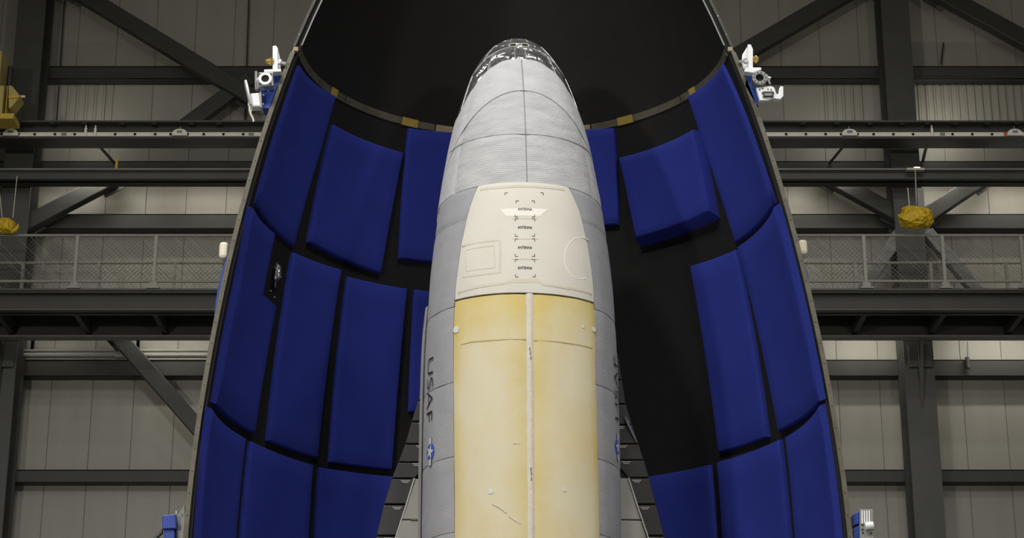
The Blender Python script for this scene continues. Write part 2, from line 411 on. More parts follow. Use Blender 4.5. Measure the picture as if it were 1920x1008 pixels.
def railing(Y, ztop, zbot, zfoot, xs_, label, m):
    r = thing('guard_railing', label, 'railing', (0,Y,zfoot), 'walkway guard railings')
    for z, h in ((ztop,.05),(zbot,.05)):
        MB().tube([(WX0,Y,z),(WX1,Y,z)], .028, 8).build('rail', m, r, smooth=True)
    pm = MB().box((-.03,Y-.025,zfoot), (.03,Y+.025,ztop)).build('post', m, r)
    fm = MB().box((-.12,Y-.08,zfoot-.01), (.12,Y+.06,zfoot+.02)).box((-.07,Y-.05,zfoot), (.07,Y-.03,zfoot+.11)).build('foot_plate', m, r)
    L = xs_[1]-xs_[0]; H = ztop-zbot; wm = MB(); p = .085; wr = .0030
    def clip(a, b, s):     # wire x - s*z = c inside the bay
        pts = []
        return pts
    n = int((L+H)/p)+1
    for s in (1, -1):
        for i in range(1, n):
            c = i*p
            if s == 1: xa, za = (c, 0) if c < L else (L, c-L); xb_, zb_ = (0, c) if c < H else (c-H, H)
            else: xa, za = (L-c, 0) if c < L else (0, c-L); xb_, zb_ = (L, c) if c < H else (L-c+H, H)
            wm.tube([(xa,Y+.004*s,zbot+za),(xb_,Y+.004*s,zbot+zb_)], wr, 3, False)
    wo = wm.build('wire_mesh', m, r)
    for k, X in enumerate(xs_):
        for o in (pm, fm, wo):
            if o is wo and k == len(xs_)-1: continue
            if k == 0: o.location.x = X
            else: c = share(o, o.name.split('.')[0], r); c.matrix_parent_inverse = o.matrix_parent_inverse; c.location = (X,0,0)
    return r
railing(Yr, zt, zb, zd, posts, 'galvanised railing with diamond mesh along the front of the walkway', 'galvanised')
sh = P(1603,500,Yb).x-xs
postsb = [X+sh for X in posts if WX0+.5 < X+sh < WX1-.5]
railing(Yb, zt, zb, zd, postsb, 'galvanised mesh railing along the rear of the walkway, seen through the front one', 'galvanised')

# --- pipes under the left walkway, conduits
for (ya, w, rad) in ((657,'upper',.03),(666,'lower',.05)):
    z = zz(ya,37.64)
    r = thing('wall_pipe', 'grey horizontal pipe under the walkway, the '+w+' of the pair', 'pipe', (-6,37.64,z), 'pipes under the walkway')
    MB().tube([(P(45,ya,37.64).x,37.64,z),(P(560,ya,37.64).x,37.64,z)], rad, 10).build('pipe', 'steel_light', r, smooth=True)
    a = P(226,ya,37.64); MB().tube([(a.x-.1,37.64,z),(a.x+.1,37.64,z)], rad*1.5, 10).build('coupling', 'galvanised', r, smooth=True)
    for px in (60, 258):
        a = P(px,ya,37.64); MB().box((a.x-.03,37.62,z), (a.x+.03,37.66,zz(628,37.64))).build('hanger', 'steel_dark', r)
a, b = P(1815,640,37.6), P(1815,690,37.6)
r = thing('downpipe', 'thin grey vertical pipe under the walkway at far right', 'pipe', b)
MB().tube([a,b], .022, 8).build('pipe', 'steel_light', r); MB().tube([b,b+Vector((0,0,.22))], .045, 8).build('collar', 'steel_mid', r)
for px, y0, y1, w in ((463,-20,236,'beside the left fixture'),(118,-20,232,'beside the left column'),(1765,80,120,'at top right')):
    m_ = MB().tube([P(px-(12 if px == 118 else 4)*(y1-y0)/250,y1,37.9), P(px+4,y0,37.9)], .016, 6)
    tag(m_.build('wall_conduit', 'steel_dark'), 'thin dark vertical conduit on the wall '+w, 'conduit', 'wall conduits')

# --- hooks hanging under the runway
def bag(c, sx, sy, sz, m, parent, name):
    bm = bmesh.new(); bmesh.ops.create_icosphere(bm, subdivisions=4, radius=1)
    for v in bm.verts:
        p = v.co.copy(); o1 = Vector((c.x,0,3))
        n = mnoise.noise(p*1.4+o1)*.3-abs(mnoise.noise(p*2.2+o1))*.45+abs(mnoise.noise(p*4.5+o1))*.16+.12
        p *= 1+n; p.x = math.copysign(abs(p.x)**.8, p.x); p.z = math.copysign(abs(p.z)**.7, p.z)
        if p.z > 0: p.x *= 1-.12*p.z
        v.co = Vector((c.x+p.x*sx, c.y+p.y*sy, c.z+p.z*sz))
    mb = MB(); bm.verts.index_update()
    mb.add([v.co for v in bm.verts], [tuple(v.index for v in f.verts) for f in bm.faces]); bm.free()
    return mb.build(name, m, parent)
c = P(1716,408,35.0)
r = thing('wrapped_hook', 'crane hook wrapped in bright yellow sheeting hanging before the right column', 'hook', P(1716,426,35.0))
bag(c, .29, .2, .19, 'yellow_wrap', r, 'yellow_wrap')
top = P(1716,318,36.38); MB().tube([top, P(1719,393,35.0)], .012, 6).build('cable', 'cable_white', r)
MB().tube([P(1702,352,35.0), P(1706,395,35.0)], .01, 6).build('cable', 'cable_white', r)
MB().box((P(1719,353,35).x,34.98,P(1719,392,35).z), (P(1731,353,35).x,35.02,P(1719,353,35).z)).build('tag_sheet', 'steel_light', r)
MB().box((top.x-.17,top.y-.05,top.z-.02), (top.x+.17,top.y+.06,top.z+.02)).build('top_bracket', 'cable_white', r)
c = P(13,423,35.0)
r = thing('yellow_hook_block', 'yellow hook block hanging at the left edge above the railing', 'hook', P(13,438,35.0))
bag(c+Vector((-.02,0,0)), .15, .12, .15, 'yellow_wrap', r, 'block')
hk = [P(20,434,35), P(28,431,35), P(33,425,35), P(34.5,419,35)]
MB().tube(hk, [.05,.045,.035,.008], 8).build('hook', 'yellow_wrap', r, smooth=True)
for a, b in (((4,408),(-4,330)),((24,408),(32,330))): MB().tube([P(*a,35.0), P(*b,35.3)], .008, 6).build('cable', 'cable_white', r)

# --- yellow crane end at the upper left edge
r = thing('crane_end_carriage', 'pale yellow crane end carriage at the upper left edge', 'crane', P(10,224,35.0))
def pbox(x0, y0, x1, y1, Y, d, name, m, parent, bevel=.01):
    a, b = P(x0,y1,Y), P(x1,y0,Y)
    return MB().box((a.x,Y,a.z), (b.x,Y+d,P(x0,y0,Y).z)).build(name, m, parent, bevel=bevel)
pbox(-60,95,4,170,35.1,.5,'upright','yellow_pale',r)
pbox(-60,160,8,214,35.0,.5,'box_beam','yellow_pale',r)
pbox(9,161,15,212,35.0,.4,'end_plate','yellow_paint',r)
a = [P(16,160,35.0),P(22,160,35.0),P(38,180,35.0),P(22,200,35.0),P(16,203,35.0)]
MB().prism(a, (0,.35,0)).build('buffer_bracket', 'yellow_pale', r, bevel=.01)
MB().bar(P(16,182,34.98), P(36,181,34.98), .02, .05).build('rib', 'yellow_paint', r)
MB().tube([P(38,181,35.15), P(47,181,35.15)], .025, 8).build('buffer_pin', 'rail_white', r)
pbox(-40,212,26,222,34.95,.5,'bottom_flange','yellow_paint',r)
pbox(14,122,22,160,35.2,.2,'black_switch','steel_dark',r)

# ================================================================== FAIRING HALF
D, XC = 14.7, .023
prof_px = [(0,370),(77,407),(100,415),(150,434),(200,455),(245,470),(336,498),(430,523),(530,549),(663,577),(760,594),(877,611),(1008,626)]
zs, rs = [], []
for y, h in prof_px:
    p = P(960+h, y, D); zs.append(p.z); rs.append(p.x)
def xc(z): return .043-.0089*(z-6.57)          # the half shell leans very slightly
PF = np.polyfit(zs, rs, 4)
ZL, ZT_ = min(zs), max(zs)
RL = float(np.polyval(PF, ZL)); SL = float(np.polyval(np.polyder(PF), ZL)); RTp = float(np.polyval(PF, ZT_)); STp = float(np.polyval(np.polyder(PF), ZT_))
def R(z):
    if z < ZL:
        d = ZL-z; k = .6
        return RL+(-SL)*k*(1-math.exp(-d/k))
    if z > ZT_:
        d = z-ZT_; return max(.12, RTp+STp*d-.055*d*d)
    return float(np.polyval(PF, z))
def surf(z, ph, T=0.): rr = R(z)-T; return Vector((xc(z)+rr*math.cos(ph), D+rr*math.sin(ph), z))
def surf_at(px, py, T):
    """pixel -> (z, angle) on the inner face of the shell set in by T"""
    d = ray(px, py); lo_, best = None, None
    def Fn(s):
        X, Y, Z = d[0]*s, d[1]*s, CZ+d[2]*s
        return math.hypot(X-xc(Z), Y-D)-(R(Z)-T)
    s = 23.0; step = .02
    while s > 13 and (Fn(s) > 0 or d[1]*s > D+4): s -= step
    if d[1]*s < D+.03:                     # beside the open edge: keep to the rim of the half shell
        q = P(px, py, D+.03); e = math.asin(.03/R(q.z))
        return q.z, (e if px > 966 else math.pi-e)
    a, b = s, s+step
    for _ in range(30):
        m_ = (a+b)/2
        if Fn(m_) > 0: b = m_
        else: a = m_
    X, Y, Z = d[0]*a, d[1]*a, CZ+d[2]*a
    return Z, math.atan2(Y-D, X-xc(Z))
ZB, ZTOP = .7, 15.2
fr = thing('payload_fairing_half', 'open half of a payload fairing with black lining and blue foam blocks', 'fairing', (XC,D+1.2,ZB))
zlist = list(np.linspace(ZB, 6, 14))+list(np.linspace(6.2, ZTOP, 44))
NP = 72
zring = (surf_at(632,181,.05)[0]+surf_at(845,243,.05)[0])/2
def shell(z0, z1, name, mi, T0, T1):
    zl = [z0]+[z for z in zlist if z0+.02 < z < z1-.02]+[z1]
    mb = MB()
    phs = [math.pi*k/NP for k in range(NP+1)]
    inner = [[surf(z, p, T1) for p in phs] for z in zl]; outer = [[surf(z, p, T0) for p in phs] for z in zl]
    mb.grid(inner); mb.grid(outer)
    for A, B in ((inner[0], outer[0]), (inner[-1], outer[-1])): mb.grid([A, B])
    for j in (0, -1): mb.grid([[r_[j] for r_ in inner], [r_[j] for r_ in outer]])
    return mb.build(name, mi, fr, smooth=True)
shell(ZB, zring, 'lower_lining', 'fairing_black', .012, .055)
shell(zring+.004, ZTOP, 'nose_lining', 'fairing_black', .012, .06)
shell(ZB, ZTOP, 'outer_skin', 'fairing_white', 0, .011)
# edge flanges (metal strip facing the hall) with rivets
for sgn in (-1, 1):
    ph = 0 if sgn > 0 else math.pi
    for (z0, z1, w, m_) in ((ZB, zring-.02, .032, 'flange_tan'), (zring+.03, ZTOP, .018, 'steel_dark')):
        zl = [z0]+[z for z in zlist if z0+.02 < z < z1-.02]+[z1]; mb = MB(); rows = []
        for z in zl:
            o_ = surf(z, ph, 0)+Vector((sgn*.004,0,0)); i_ = surf(z, ph, w)
            rows.append([Vector((o_.x,D-.03,z)), Vector((i_.x,D-.03,z)), Vector((i_.x,D+.02,z)), Vector((o_.x,D+.02,z)), Vector((o_.x,D-.03,z))])
        mb.grid(rows); mb.f += [(0,1,2,3), tuple(len(mb.v)-5+i for i in range(4))]
        fl = mb.build('edge_flange', m_, fr)
        rv = MB(); z = z0+.1
        while z < z1-.05:
            c = surf(z, ph, w/2); rv.sphere((c.x,D-.0305,z), .005, 1, .5, 1, 6, 4); z += .165
        rv.build('rivets', 'rivet' if m_ == 'flange_tan' else 'brass', fl)['kind'] = 'stuff'
    # joint plate at the ring
    c = surf(zring, ph, .03); MB().box((c.x-.02,D-.036,zring-.014), (c.x+.02,D+.03,zring+.024)).build('joint_plate', 'band_tan', fr, bevel=.005)
    # thin bright edge line of the nose section inside the flange
    mb = MB(); rows = []
    for z in np.linspace(zring+.05, ZTOP, 20):
        a = surf(z, ph, .05); b = surf(z, ph, .062); rows.append([(a.x,D-.004,z),(b.x,D-.004,z)])
    mb.grid(rows); mb.build('edge_seal', 'steel_light', fr)
# ring band with tape patches
def band(p0, p1, z0, z1, m_, T=.056, t=.008, name='ring_band'):
    mb = MB(); n = max(3, int(abs(p1-p0)*30)); ii, oo = [], []
    for k in range(n+1):
        p = p0+(p1-p0)*k/n
        ii.append([surf(z0, p, T+t), surf(z1, p, T+t)]); oo.append([surf(z0, p, T-.01), surf(z1, p, T-.01)])
    mb.grid(ii); mb.grid([[a[0] for a in ii],[a[0] for a in oo]]); mb.grid([[a[1] for a in ii],[a[1] for a in oo]])
    mb.grid([ii[0],oo[0]]); mb.grid([ii[-1],oo[-1]])
    return mb.build(name, m_, fr, smooth=True)
bz0, bz1 = zring-.028, zring+.028
cuts = [math.pi-.01, 2.55, 1.98, 1.57, 1.16, .59, .01]
for k in range(6): band(cuts[k]-.004, cuts[k+1]+.004, bz0, bz1, ('flange_tan','flange_tan','band_tan','band_tan','flange_tan','flange_tan')[k])
for px, py, w in ((625,176,.025),(768,231,.045),(1172,223,.045),(1296,164,.025)):
    z, p = surf_at(px, py, .06); band(p-w, p+w, bz0-.004, bz1+.004, 'tape_yellow', .06, .008, 'tape_patch')

# --- blue acoustic foam blocks: rows of (left, right) pixel pairs, top to bottom
def foam(rows, T=.10, fl=(0,0), fr_=(0,0), fb=0, ft=0, label=None):
    """fl / fr_: sideways flare (m) of the foot at top and bottom of the left / right side; fb, ft: flare below and above"""
    pr = [(surf_at(*a, T), surf_at(*b, T)) for a, b in rows]
    NZ, NX = 10, 10
    front = []
    segs = len(pr)-1
    for i in range(segs):
        n = NZ if segs == 1 else max(2, int(NZ*1.2/segs))
        if segs == 3 and i == 1: n = 1
        for k in range(n+(1 if i == segs-1 else 0)):
            t = k/n; (a0, b0), (a1, b1) = pr[i], pr[i+1]
            l = (a0[0]+(a1[0]-a0[0])*t, a0[1]+(a1[1]-a0[1])*t); r_ = (b0[0]+(b1[0]-b0[0])*t, b0[1]+(b1[1]-b0[1])*t)
            front.append([(l[0]+(r_[0]-l[0])*j/NX, l[1]+(r_[1]-l[1])*j/NX) for j in range(NX+1)])
    nr = len(front); e = .014; mb = MB()
    def ring_pts(i, j): return front[i][j]
    # loops from the foot up: foot (flared), shoulder, rim, then the face
    def shifted(i, j, u, v, T_):
        z, p = front[i][j]; q = i/(nr-1); rr = R(z)-T_
        dl = fl[0]+(fl[1]-fl[0])*q; dr = fr_[0]+(fr_[1]-fr_[0])*q
        if j == 0: p += u*(dl if dl else 0)/rr - v/rr*(-1)*1.0 if False else u*dl/rr
        if j == NX: p -= u*dr/rr
        if i == 0: z += u*ft
        if i == nr-1: z -= u*fb
        return surf(z, p, T_)
    def inset(i, j, d):
        z, p = front[i][j]; rr = R(z)-T; s = 1 if front[i][0][1] > front[i][NX][1] else -1
        if j == 0: p -= s*d/rr
        if j == NX: p += s*d/rr
        if i == 0: z -= d
        if i == nr-1: z += d
        return surf(z, p, T)
    bd = [(0,j) for j in range(NX)]+[(i,NX) for i in range(nr-1)]+[(nr-1,j) for j in range(NX,0,-1)]+[(i,0) for i in range(nr-1,0,-1)]
    foot = [shifted(i, j, 1, 0, .05) for i, j in bd]
    shoulder = [shifted(i, j, e/(T-.05), 0, T-e) for i, j in bd]
    mid = [(a+b)/2+((surf(front[i][j][0], front[i][j][1], T)-surf(front[i][j][0], front[i][j][1], T-e))*.22) for (a, b), (i, j) in zip([(shoulder[k], inset(*bd[k], e)) for k in range(len(bd))], bd)]
    rim = [inset(i, j, e) for i, j in bd]
    mb.grid([foot, shoulder, mid, rim], True)
    face = [[inset(i, j, e) for j in range(NX+1)] for i in range(nr)]
    mb.grid(face)
    o = mb.build('foam_block', 'foam_blue', fr, smooth=50)
    return o
# left half
foam([((564,122),(632,180)),((536,209),(606,273)),((486,386),(553,462))], T=.085, fl=(0,.09))
foam([((627,232),(758,285)),((581,452),(716,512))])
foam([((768,239),(850,247)),((750,483),(830,492))])
foam([((478,392),(518,437)),((457,505),(495,553)),((453,526),(520,574)),((409,758),(480,812))], fl=(.09,.09))
foam([((553,472),(642,505)),((505,825),(598,858))])
foam([((653,517),(765,540)),((620,865),(737,880))])
foam([((778,541),(850,550)),((768,770),(845,780))])
foam([((400,766),(463,821)),((377,1008),(442,1058)),((366,1200),(428,1260))], fl=(.07,.09))
foam([((473,826),(589,871)),((453,1063),(578,1101)),((439,1265),(569,1299))])
foam([((601,875),(745,893)),((591,1105),(735,1122)),((578,1302),(728,1318))])
# right half
foam([((1287,180),(1352,120)),((1318,275),(1387,207)),((1376,455),(1446,385))], T=.085, fr_=(0,.09))
foam([((1159,295),(1297,242)),((1190,445),(1329,394))], T=.16, fb=.05)
foam([((1085,241),(1150,239)),((1095,425),(1158,420))])
foam([((1381,462),(1449,388)),((1457,808),(1533,753))], fr_=(.09,.09))
foam([((1292,498),(1377,467)),((1345,848),(1437,818))])
foam([((1470,819),(1534,760)),((1491,1048),(1566,1008)),((1504,1253),(1578,1200))], fr_=(.07,.09))
foam([((1342,866),(1459,823)),((1356,1094),(1480,1054)),((1366,1299),(1494,1258))])
foam([((1205,894),(1330,870)),((1225,1122),(1344,1098)),((1236,1320),(1357,1302))])
# wire bundle in the notch of a left block
z, p = surf_at(514, 512, .06); rr = thing('wire_bundle', 'small tangle of silver wire hanging in a notch between blue foam blocks', 'wire', surf(z,p,.08))
c = surf(z, p, .08); up = Vector((0,0,1)); tg = Vector((-math.sin(p),math.cos(p),0)); nm = Vector((-math.cos(p),-math.sin(p),0))
random.seed(3)
pts = [c+up*random.uniform(-.065,.065)+tg*random.uniform(-.04,.04)+nm*random.uniform(0,.03) for k in range(34)]
MB().tube(pts, .0075, 5).build('tangle', 'silver', rr, smooth=True)
MB().tube([c+up*.09,c+up*.04,c-up*.05,c-up*.13+tg*.01], [.004,.008,.008,.003], 6).build('tail', 'silver', rr, smooth=True)
for k, (px, py) in enumerate(((507,545),(514,557))):
    z2, p2 = surf_at(px, py, .056); MB().sphere(surf(z2,p2,.058), .009, n=8, m=5).build('screw_head', 'silver', rr)
# fairing base frame
mb = MB()
mb.grid([[surf(ZB, math.pi*k/40, -.12+t_)*1.0+Vector((0,0,h)) for k in range(41)] for t_, h in ((0,-.7),(0,.0),(.3,.0),(.3,-.7),(0,-.7))])
o = mb.build('fairing_base_ring', 'frame_blue'); tag(o, 'blue half ring stand under the fairing shell', 'stand')

# --- handling arms and cream pads peeping out behind the fairing edges
def arm(sgn, y0, y1, where, out=.06):
    za, zb_ = P(960,y1,D+.25).z, P(960,y0,D+.25).z
    o_ = thing('cradle_beam', 'curved blue cradle beam hugging the outside of the fairing, '+where, 'beam', (XC+sgn*R(za),D+.25,za), 'fairing handling arms')
    mb = MB(); rows = []
    for k in range(15):
        t = k/14; z = za+(zb_-za)*t; b = math.sqrt(R(z)**2-.22**2); e = out*math.sin(math.pi*min(1,max(0,t*.96+.02)))**.6
        rows.append([(xc(z)+sgn*(b-.0),D+.22,z),(xc(z)+sgn*(b+e),D+.22,z),(xc(z)+sgn*(b+e-.01),D+.34,z),(xc(z)+sgn*(b-.02),D+.34,z),(xc(z)+sgn*(b-.0),D+.22,z)])
    mb.grid(rows); mb.f += [(0,1,2,3), tuple(len(mb.v)-5+i for i in range(4))]
    mb.build('arm_plate', 'frame_blue', o_, smooth=True)
    return o_
arm(-1, 430, 640, 'left side below the cream pad', .085)
arm(1, 470, 560, 'right side below the cream pad', .075)
arm(-1, 890, 1100, 'lower left corner', .05)
for px0, px1, y0, y1, w in ((412,430,458,489,'left'),(1496,1511,454,482,'right')):
    a, b = P(px0,y1,D+.3), P(px1,y0,D+.3)
    m_ = MB().box((a.x,D+.22,a.z), (b.x,D+.38,P(px0,y0,D+.3).z))
    tag(m_.build('cream_pad', 'pad_cream', bevel=.025), 'cream padded block poking out behind the %s fairing edge' % w, 'pad', 'cream pads')

# --- lifting fixtures clamped to the fairing edges
def fx(x, y, Y=D-.05): return P(x, y, Y)
def plate(poly, d, name, m_, parent, Y=D-.05, bevel=.004):
    return MB().prism([fx(a, b, Y) for a, b in poly], (0,d,0)).build(name, m_, parent, bevel=bevel)
# left
r = thing('lifting_fixture', 'silver and blue lifting fixture with square bearing block on left fairing edge', 'fixture', fx(505,205), 'fairing lifting fixtures')
plate([(511,86),(517,85),(521,90),(521,131),(511,133)], .09, 'upright_plate', 'plate_white', r)
plate([(521,92),(525,108),(526,134),(521,134)], .04, 'gusset', 'plate_white', r, D)
plate([(495,130),(527,129),(527,134),(495,135)], .12, 'shelf', 'plate_white', r, D-.1)
for k, (px, rad) in enumerate(((511,.022),(507,.031),(503.5,.024),(500,.018))):
    MB().tube([fx(px+2.2,115), fx(px-1.2,115)], rad, 6 if k == 1 else 12).build('knob_stack', 'brass', r)
MB().tube([fx(522,116), fx(536,119)], .012, 8).build('clamp_bolt', 'silver', r)
MB().tube([fx(522,116), fx(527,117)], .022, 6).build('clamp_nut', 'silver', r)
plate([(488,160),(485,190),(492,203),(507,203),(512,190),(523,160),(525,134),(512,134),(512,160)], .14, 'blue_body', 'frame_blue', r, D-.03)
blk = plate([(484,135),(512,134),(513,160),(485,162)], .1, 'bearing_block', 'silver', r, D-.14, .01)
cc = fx(497.5,148,D-.141)
MB().ring(cc, (0,-1,0), .052, .031, .012, 32).build('bearing_ring', 'plate_white', blk)
MB().ring(cc, (0,-1,0), .031, 0, .002, 32).build('bearing_bore', 'black_hole', blk)
for dx, dy in ((-10,-9),(10,-9),(-10,9),(10,9)): MB().tube([fx(497.5+dx,148+dy,D-.14),fx(497.5+dx,148+dy,D-.15)], .009, 6).build('screw', 'steel_mid', blk)
MB().tube([fx(480,134),fx(480,168)], .011, 8).build('side_pin', 'silver', r)
plate([(478,144),(485,144),(485,166),(478,166)], .06, 'pin_bracket', 'silver', r)
plate([(466,175),(486,173),(488,199),(464,199)], .1, 'switch_box', 'plate_white', r, D-.1, .01)
plate([(486,172),(490,172),(491,201),(487,201)], .12, 'box_backplate', 'silver', r, D-.1)
MB().tube([fx(460,151,D-.12),fx(463,165,D-.12),fx(467,182,D-.12),fx(470,196,D-.12)], [.012,.016,.016,.012], 8).build('lever', 'silver', r, smooth=True)
MB().tube([fx(469,196,D-.11),fx(467.5,205,D-.11),fx(470,214,D-.11),fx(474,221,D-.11),fx(475.5,228,D-.11)], .008, 6).build('loose_cable', 'cable_white', r, smooth=True)
MB().tube([fx(471,198,D-.1),fx(471,208,D-.1),fx(469,215,D-.1)], .005, 6).build('loose_cable', 'cable_white', r, smooth=True)
for px, py in ((494,178),(493,195),(503,170)): MB().sphere(fx(px,py,D-.032), .008, n=8, m=5).build('bolt_head', 'plate_white', r)
# right
r = thing('lifting_fixture', 'silver and blue lifting fixture with white hook plate on right fairing edge', 'fixture', fx(1415,195), 'fairing lifting fixtures')
plate([(1402,83),(1408,83),(1412,92),(1412,127),(1403,129)], .09, 'upright_plate', 'plate_white', r)
plate([(1402,86),(1392,102),(1391,116),(1395,132),(1403,134)], .04, 'gusset', 'plate_white', r, D)
plate([(1395,134),(1400,126),(1427,126),(1428,130),(1412,136)], .12, 'shelf', 'plate_white', r, D-.1)
for k, (px, rad) in enumerate(((1413.5,.024),(1417,.031),(1420,.02))):
    MB().tube([fx(px-1.5,111), fx(px+2,111)], rad, 6 if k == 1 else 12).build('knob_stack', 'brass', r)
MB().tube([fx(1385,116), fx(1401,114)], .013, 8).build('clamp_bolt', 'silver', r)
MB().tube([fx(1395,115), fx(1401,114)], .022, 6).build('clamp_nut', 'silver', r)
plate([(1396,160),(1402,133),(1414,130),(1420,150),(1419,165),(1423,187),(1422,198),(1416,194)], .14, 'blue_body', 'frame_blue', r, D-.03)
cc = fx(1424.5,145,D-.16)
br = MB().ring(cc, (0,1,0), .058, .032, .11, 40).build('bearing_ring', 'silver', r, smooth=True)
MB().ring(cc+Vector((0,.03,0)), (0,1,0), .032, 0, .005, 32).build('bearing_bore', 'black_hole', br)
for k in range(10):
    t = 2*math.pi*k/10; MB().tube([cc+Vector((.046*math.cos(t),-.006,.046*math.sin(t))),cc+Vector((.046*math.cos(t),.004,.046*math.sin(t)))], .006, 6).build('ring_screw', 'steel_mid', br)
MB().tube([fx(1437,140),fx(1444,158)], .011, 8).build('side_pin', 'silver', r)
MB().tube([fx(1436,147),fx(1444,149)], .02, 6).build('side_nut', 'silver', r)
hp = plate([(1418,164),(1446,161),(1452,164),(1456,176),(1460,176),(1461,166),(1464,161),(1469,162),(1469,180),(1463,186),(1450,184),(1440,188),(1425,188)], .05, 'hook_plate', 'plate_white', r, D-.13)
plate([(1428,173),(1432,171),(1450,171),(1452,174),(1449,177),(1451,181),(1447,183),(1444,181),(1434,182),(1430,181),(1432,178)], .01, 'catch', 'steel_dark', hp, D-.142, 0)
plate([(1434,175),(1447,175),(1447,179),(1434,179)], .01, 'catch_bar', 'steel_light', hp, D-.153, 0)
for px, py in ((1424,168),(1430,166),(1440,167),(1446,168)): MB().sphere(fx(px,py,D-.131), .006, n=8, m=5).build('screw', 'steel_mid', hp)
# lower boxes
r = thing('handling_bracket', 'blue box bracket at the lower left fairing edge', 'bracket', fx(316,1040), 'lower fairing brackets')
bb = [(304,965),(330,964),(330,1060),(304,1060)]
plate([(304,965),(329,963),(330,990),(304,991)], .16, 'upper_box', 'frame_blue', r, D+.05, .006)
plate([(307,992),(327,992),(327,1060),(307,1060)], .14, 'lower_box', 'frame_blue', r, D+.07, .006)
plate([(330,970),(346,945),(348,1060),(330,1060)], .05, 'gusset', 'steel_light', r, D+.12)
plate([(304,990),(304,998),(286,1014),(280,1014)], .05, 'stay', 'steel_mid', r, D+.1)
MB().tube([fx(331,964,D+.05),fx(331,957,D+.05)], .008, 6).build('bolt', 'silver', r)
r = thing('handling_bracket', 'silver and blue slotted bracket at the lower right fairing edge', 'bracket', fx(1618,1040), 'lower fairing brackets')
plate([(1599,964),(1612,957),(1612,980),(1600,985)], .16, 'blue_box', 'frame_blue', r, D+.05)
plate([(1600,990),(1612,984),(1612,1050),(1601,1050)], .16, 'blue_box', 'frame_blue', r, D+.05)
pl = plate([(1612,954),(1637,954),(1639,1050),(1613,1050)], .14, 'slotted_plate', 'steel_light', r, D+.02)
for k in range(4): plate([(1615+k*4.5,957),(1617.5+k*4.5,957),(1618+k*4.5,981),(1615.5+k*4.5,981)], .006, 'slot', 'plate_white', pl, D+.012, 0)
MB().tube([fx(1622,986,D),fx(1637,984,D)], .03, 10).build('roller', 'plate_white', r, smooth=True)
for px, py in ((1617,983),(1632,983),(1617,992),(1618,998),(1633,999)): MB().sphere(fx(px,py,D+.018), .008, n=8, m=5).build('screw', 'steel_dark', pl)

# ================================================================== SPACEPLANE
SX, SY, SZ0 = .062, 14.72, 1.8
YAW = math.radians(4.5)
sp_ = thing('spaceplane', 'grey white winged spaceplane standing nose up in the open fairing', 'spaceplane', (SX,SY,SZ0), rz=YAW)
LOCAL = Matrix.Translation((SX,SY,SZ0)) @ Matrix.Rotation(YAW, 4, 'Z'); LINV = LOCAL.inverted()
ZTIP = 8.905            # local height of the nose tip
# tables over distance below the tip: half width, dorsal height, belly depth, centre offset (towards the belly)
TB = np.array([
 # dz    w     d     b     o
 [0.00, .000, .000, .000, .25],
 [0.02, .098, .095, .070, .25],
 [0.06, .175, .165, .120, .25],
 [0.15, .268, .255, .185, .27],
 [0.30, .352, .350, .250, .24],
 [0.50, .422, .440, .300, .20],
 [0.80, .500, .530, .340, .14],
 [1.20, .573, .615, .370, .08],
 [1.70, .642, .690, .395, .03],
 [2.20, .694, .735, .410, .01],
 [2.80, .722, .760, .420, .0],
 [3.60, .728, .770, .425, .0],
 [5.00, .722, .770, .43, .0],
 [9.00, .722, .740, .43, .0]])
TQ = np.sqrt(TB[:,0])
def tab(dz):
    q = math.sqrt(max(0, dz)); return [float(np.interp(q, TQ, SMT[:,c])) for c in range(4)]
# smooth the tables with a monotone resample
qs = np.linspace(0, 3, 601)
def smooth_tab():
    out = np.stack([np.interp(qs, TQ, TB[:,c]) for c in range(1,5)], 1)
    k = np.hanning(41); k /= k.sum(); ex = np.concatenate([2*out[:1]-out[1:60][::-1], out, np.repeat(out[-1:], 60, 0)])
    sm = np.stack([np.convolve(ex[:,c], k, 'same') for c in range(4)], 1)
    return sm[59:59+601]
SMT = smooth_tab(); TQ = qs
SMT[0,:3] = 0
def fus(zl, ph, off=0.):
    """point on the body: zl local height, ph angle from the dorsal line (+ to starboard / right)"""
    def raw(z_, p_):
        w, d, b, o_ = tab(ZTIP-z_)
        s, c = math.sin(p_), math.cos(p_); n = 2.15
        k = (abs(s)**n+abs(c)**n)**(-1/n)
        s, c = s*k, c*k
        if c < 0:
            n2 = 3.0; s0, c0 = math.sin(p_), math.cos(p_); k2 = (abs(s0)**n2+abs(c0)**n2)**(-1/n2); s, c = s0*k2, c0*k2
        return Vector((w*s, o_-(d if c > 0 else b)*c, z_))
    p0 = raw(zl, ph)
    if off:
        e = 1e-3; za = min(zl+e, ZTIP-1e-6)
        a = raw(zl, ph+e)-raw(zl, ph-e); b = raw(za, ph)-raw(zl-e, ph); nn = a.cross(b)
        if nn.length > 0: p0 = p0+nn.normalized()*off
    return p0
def fus_w(zl, ph, off=0.): return LOCAL @ fus(zl, ph, off)
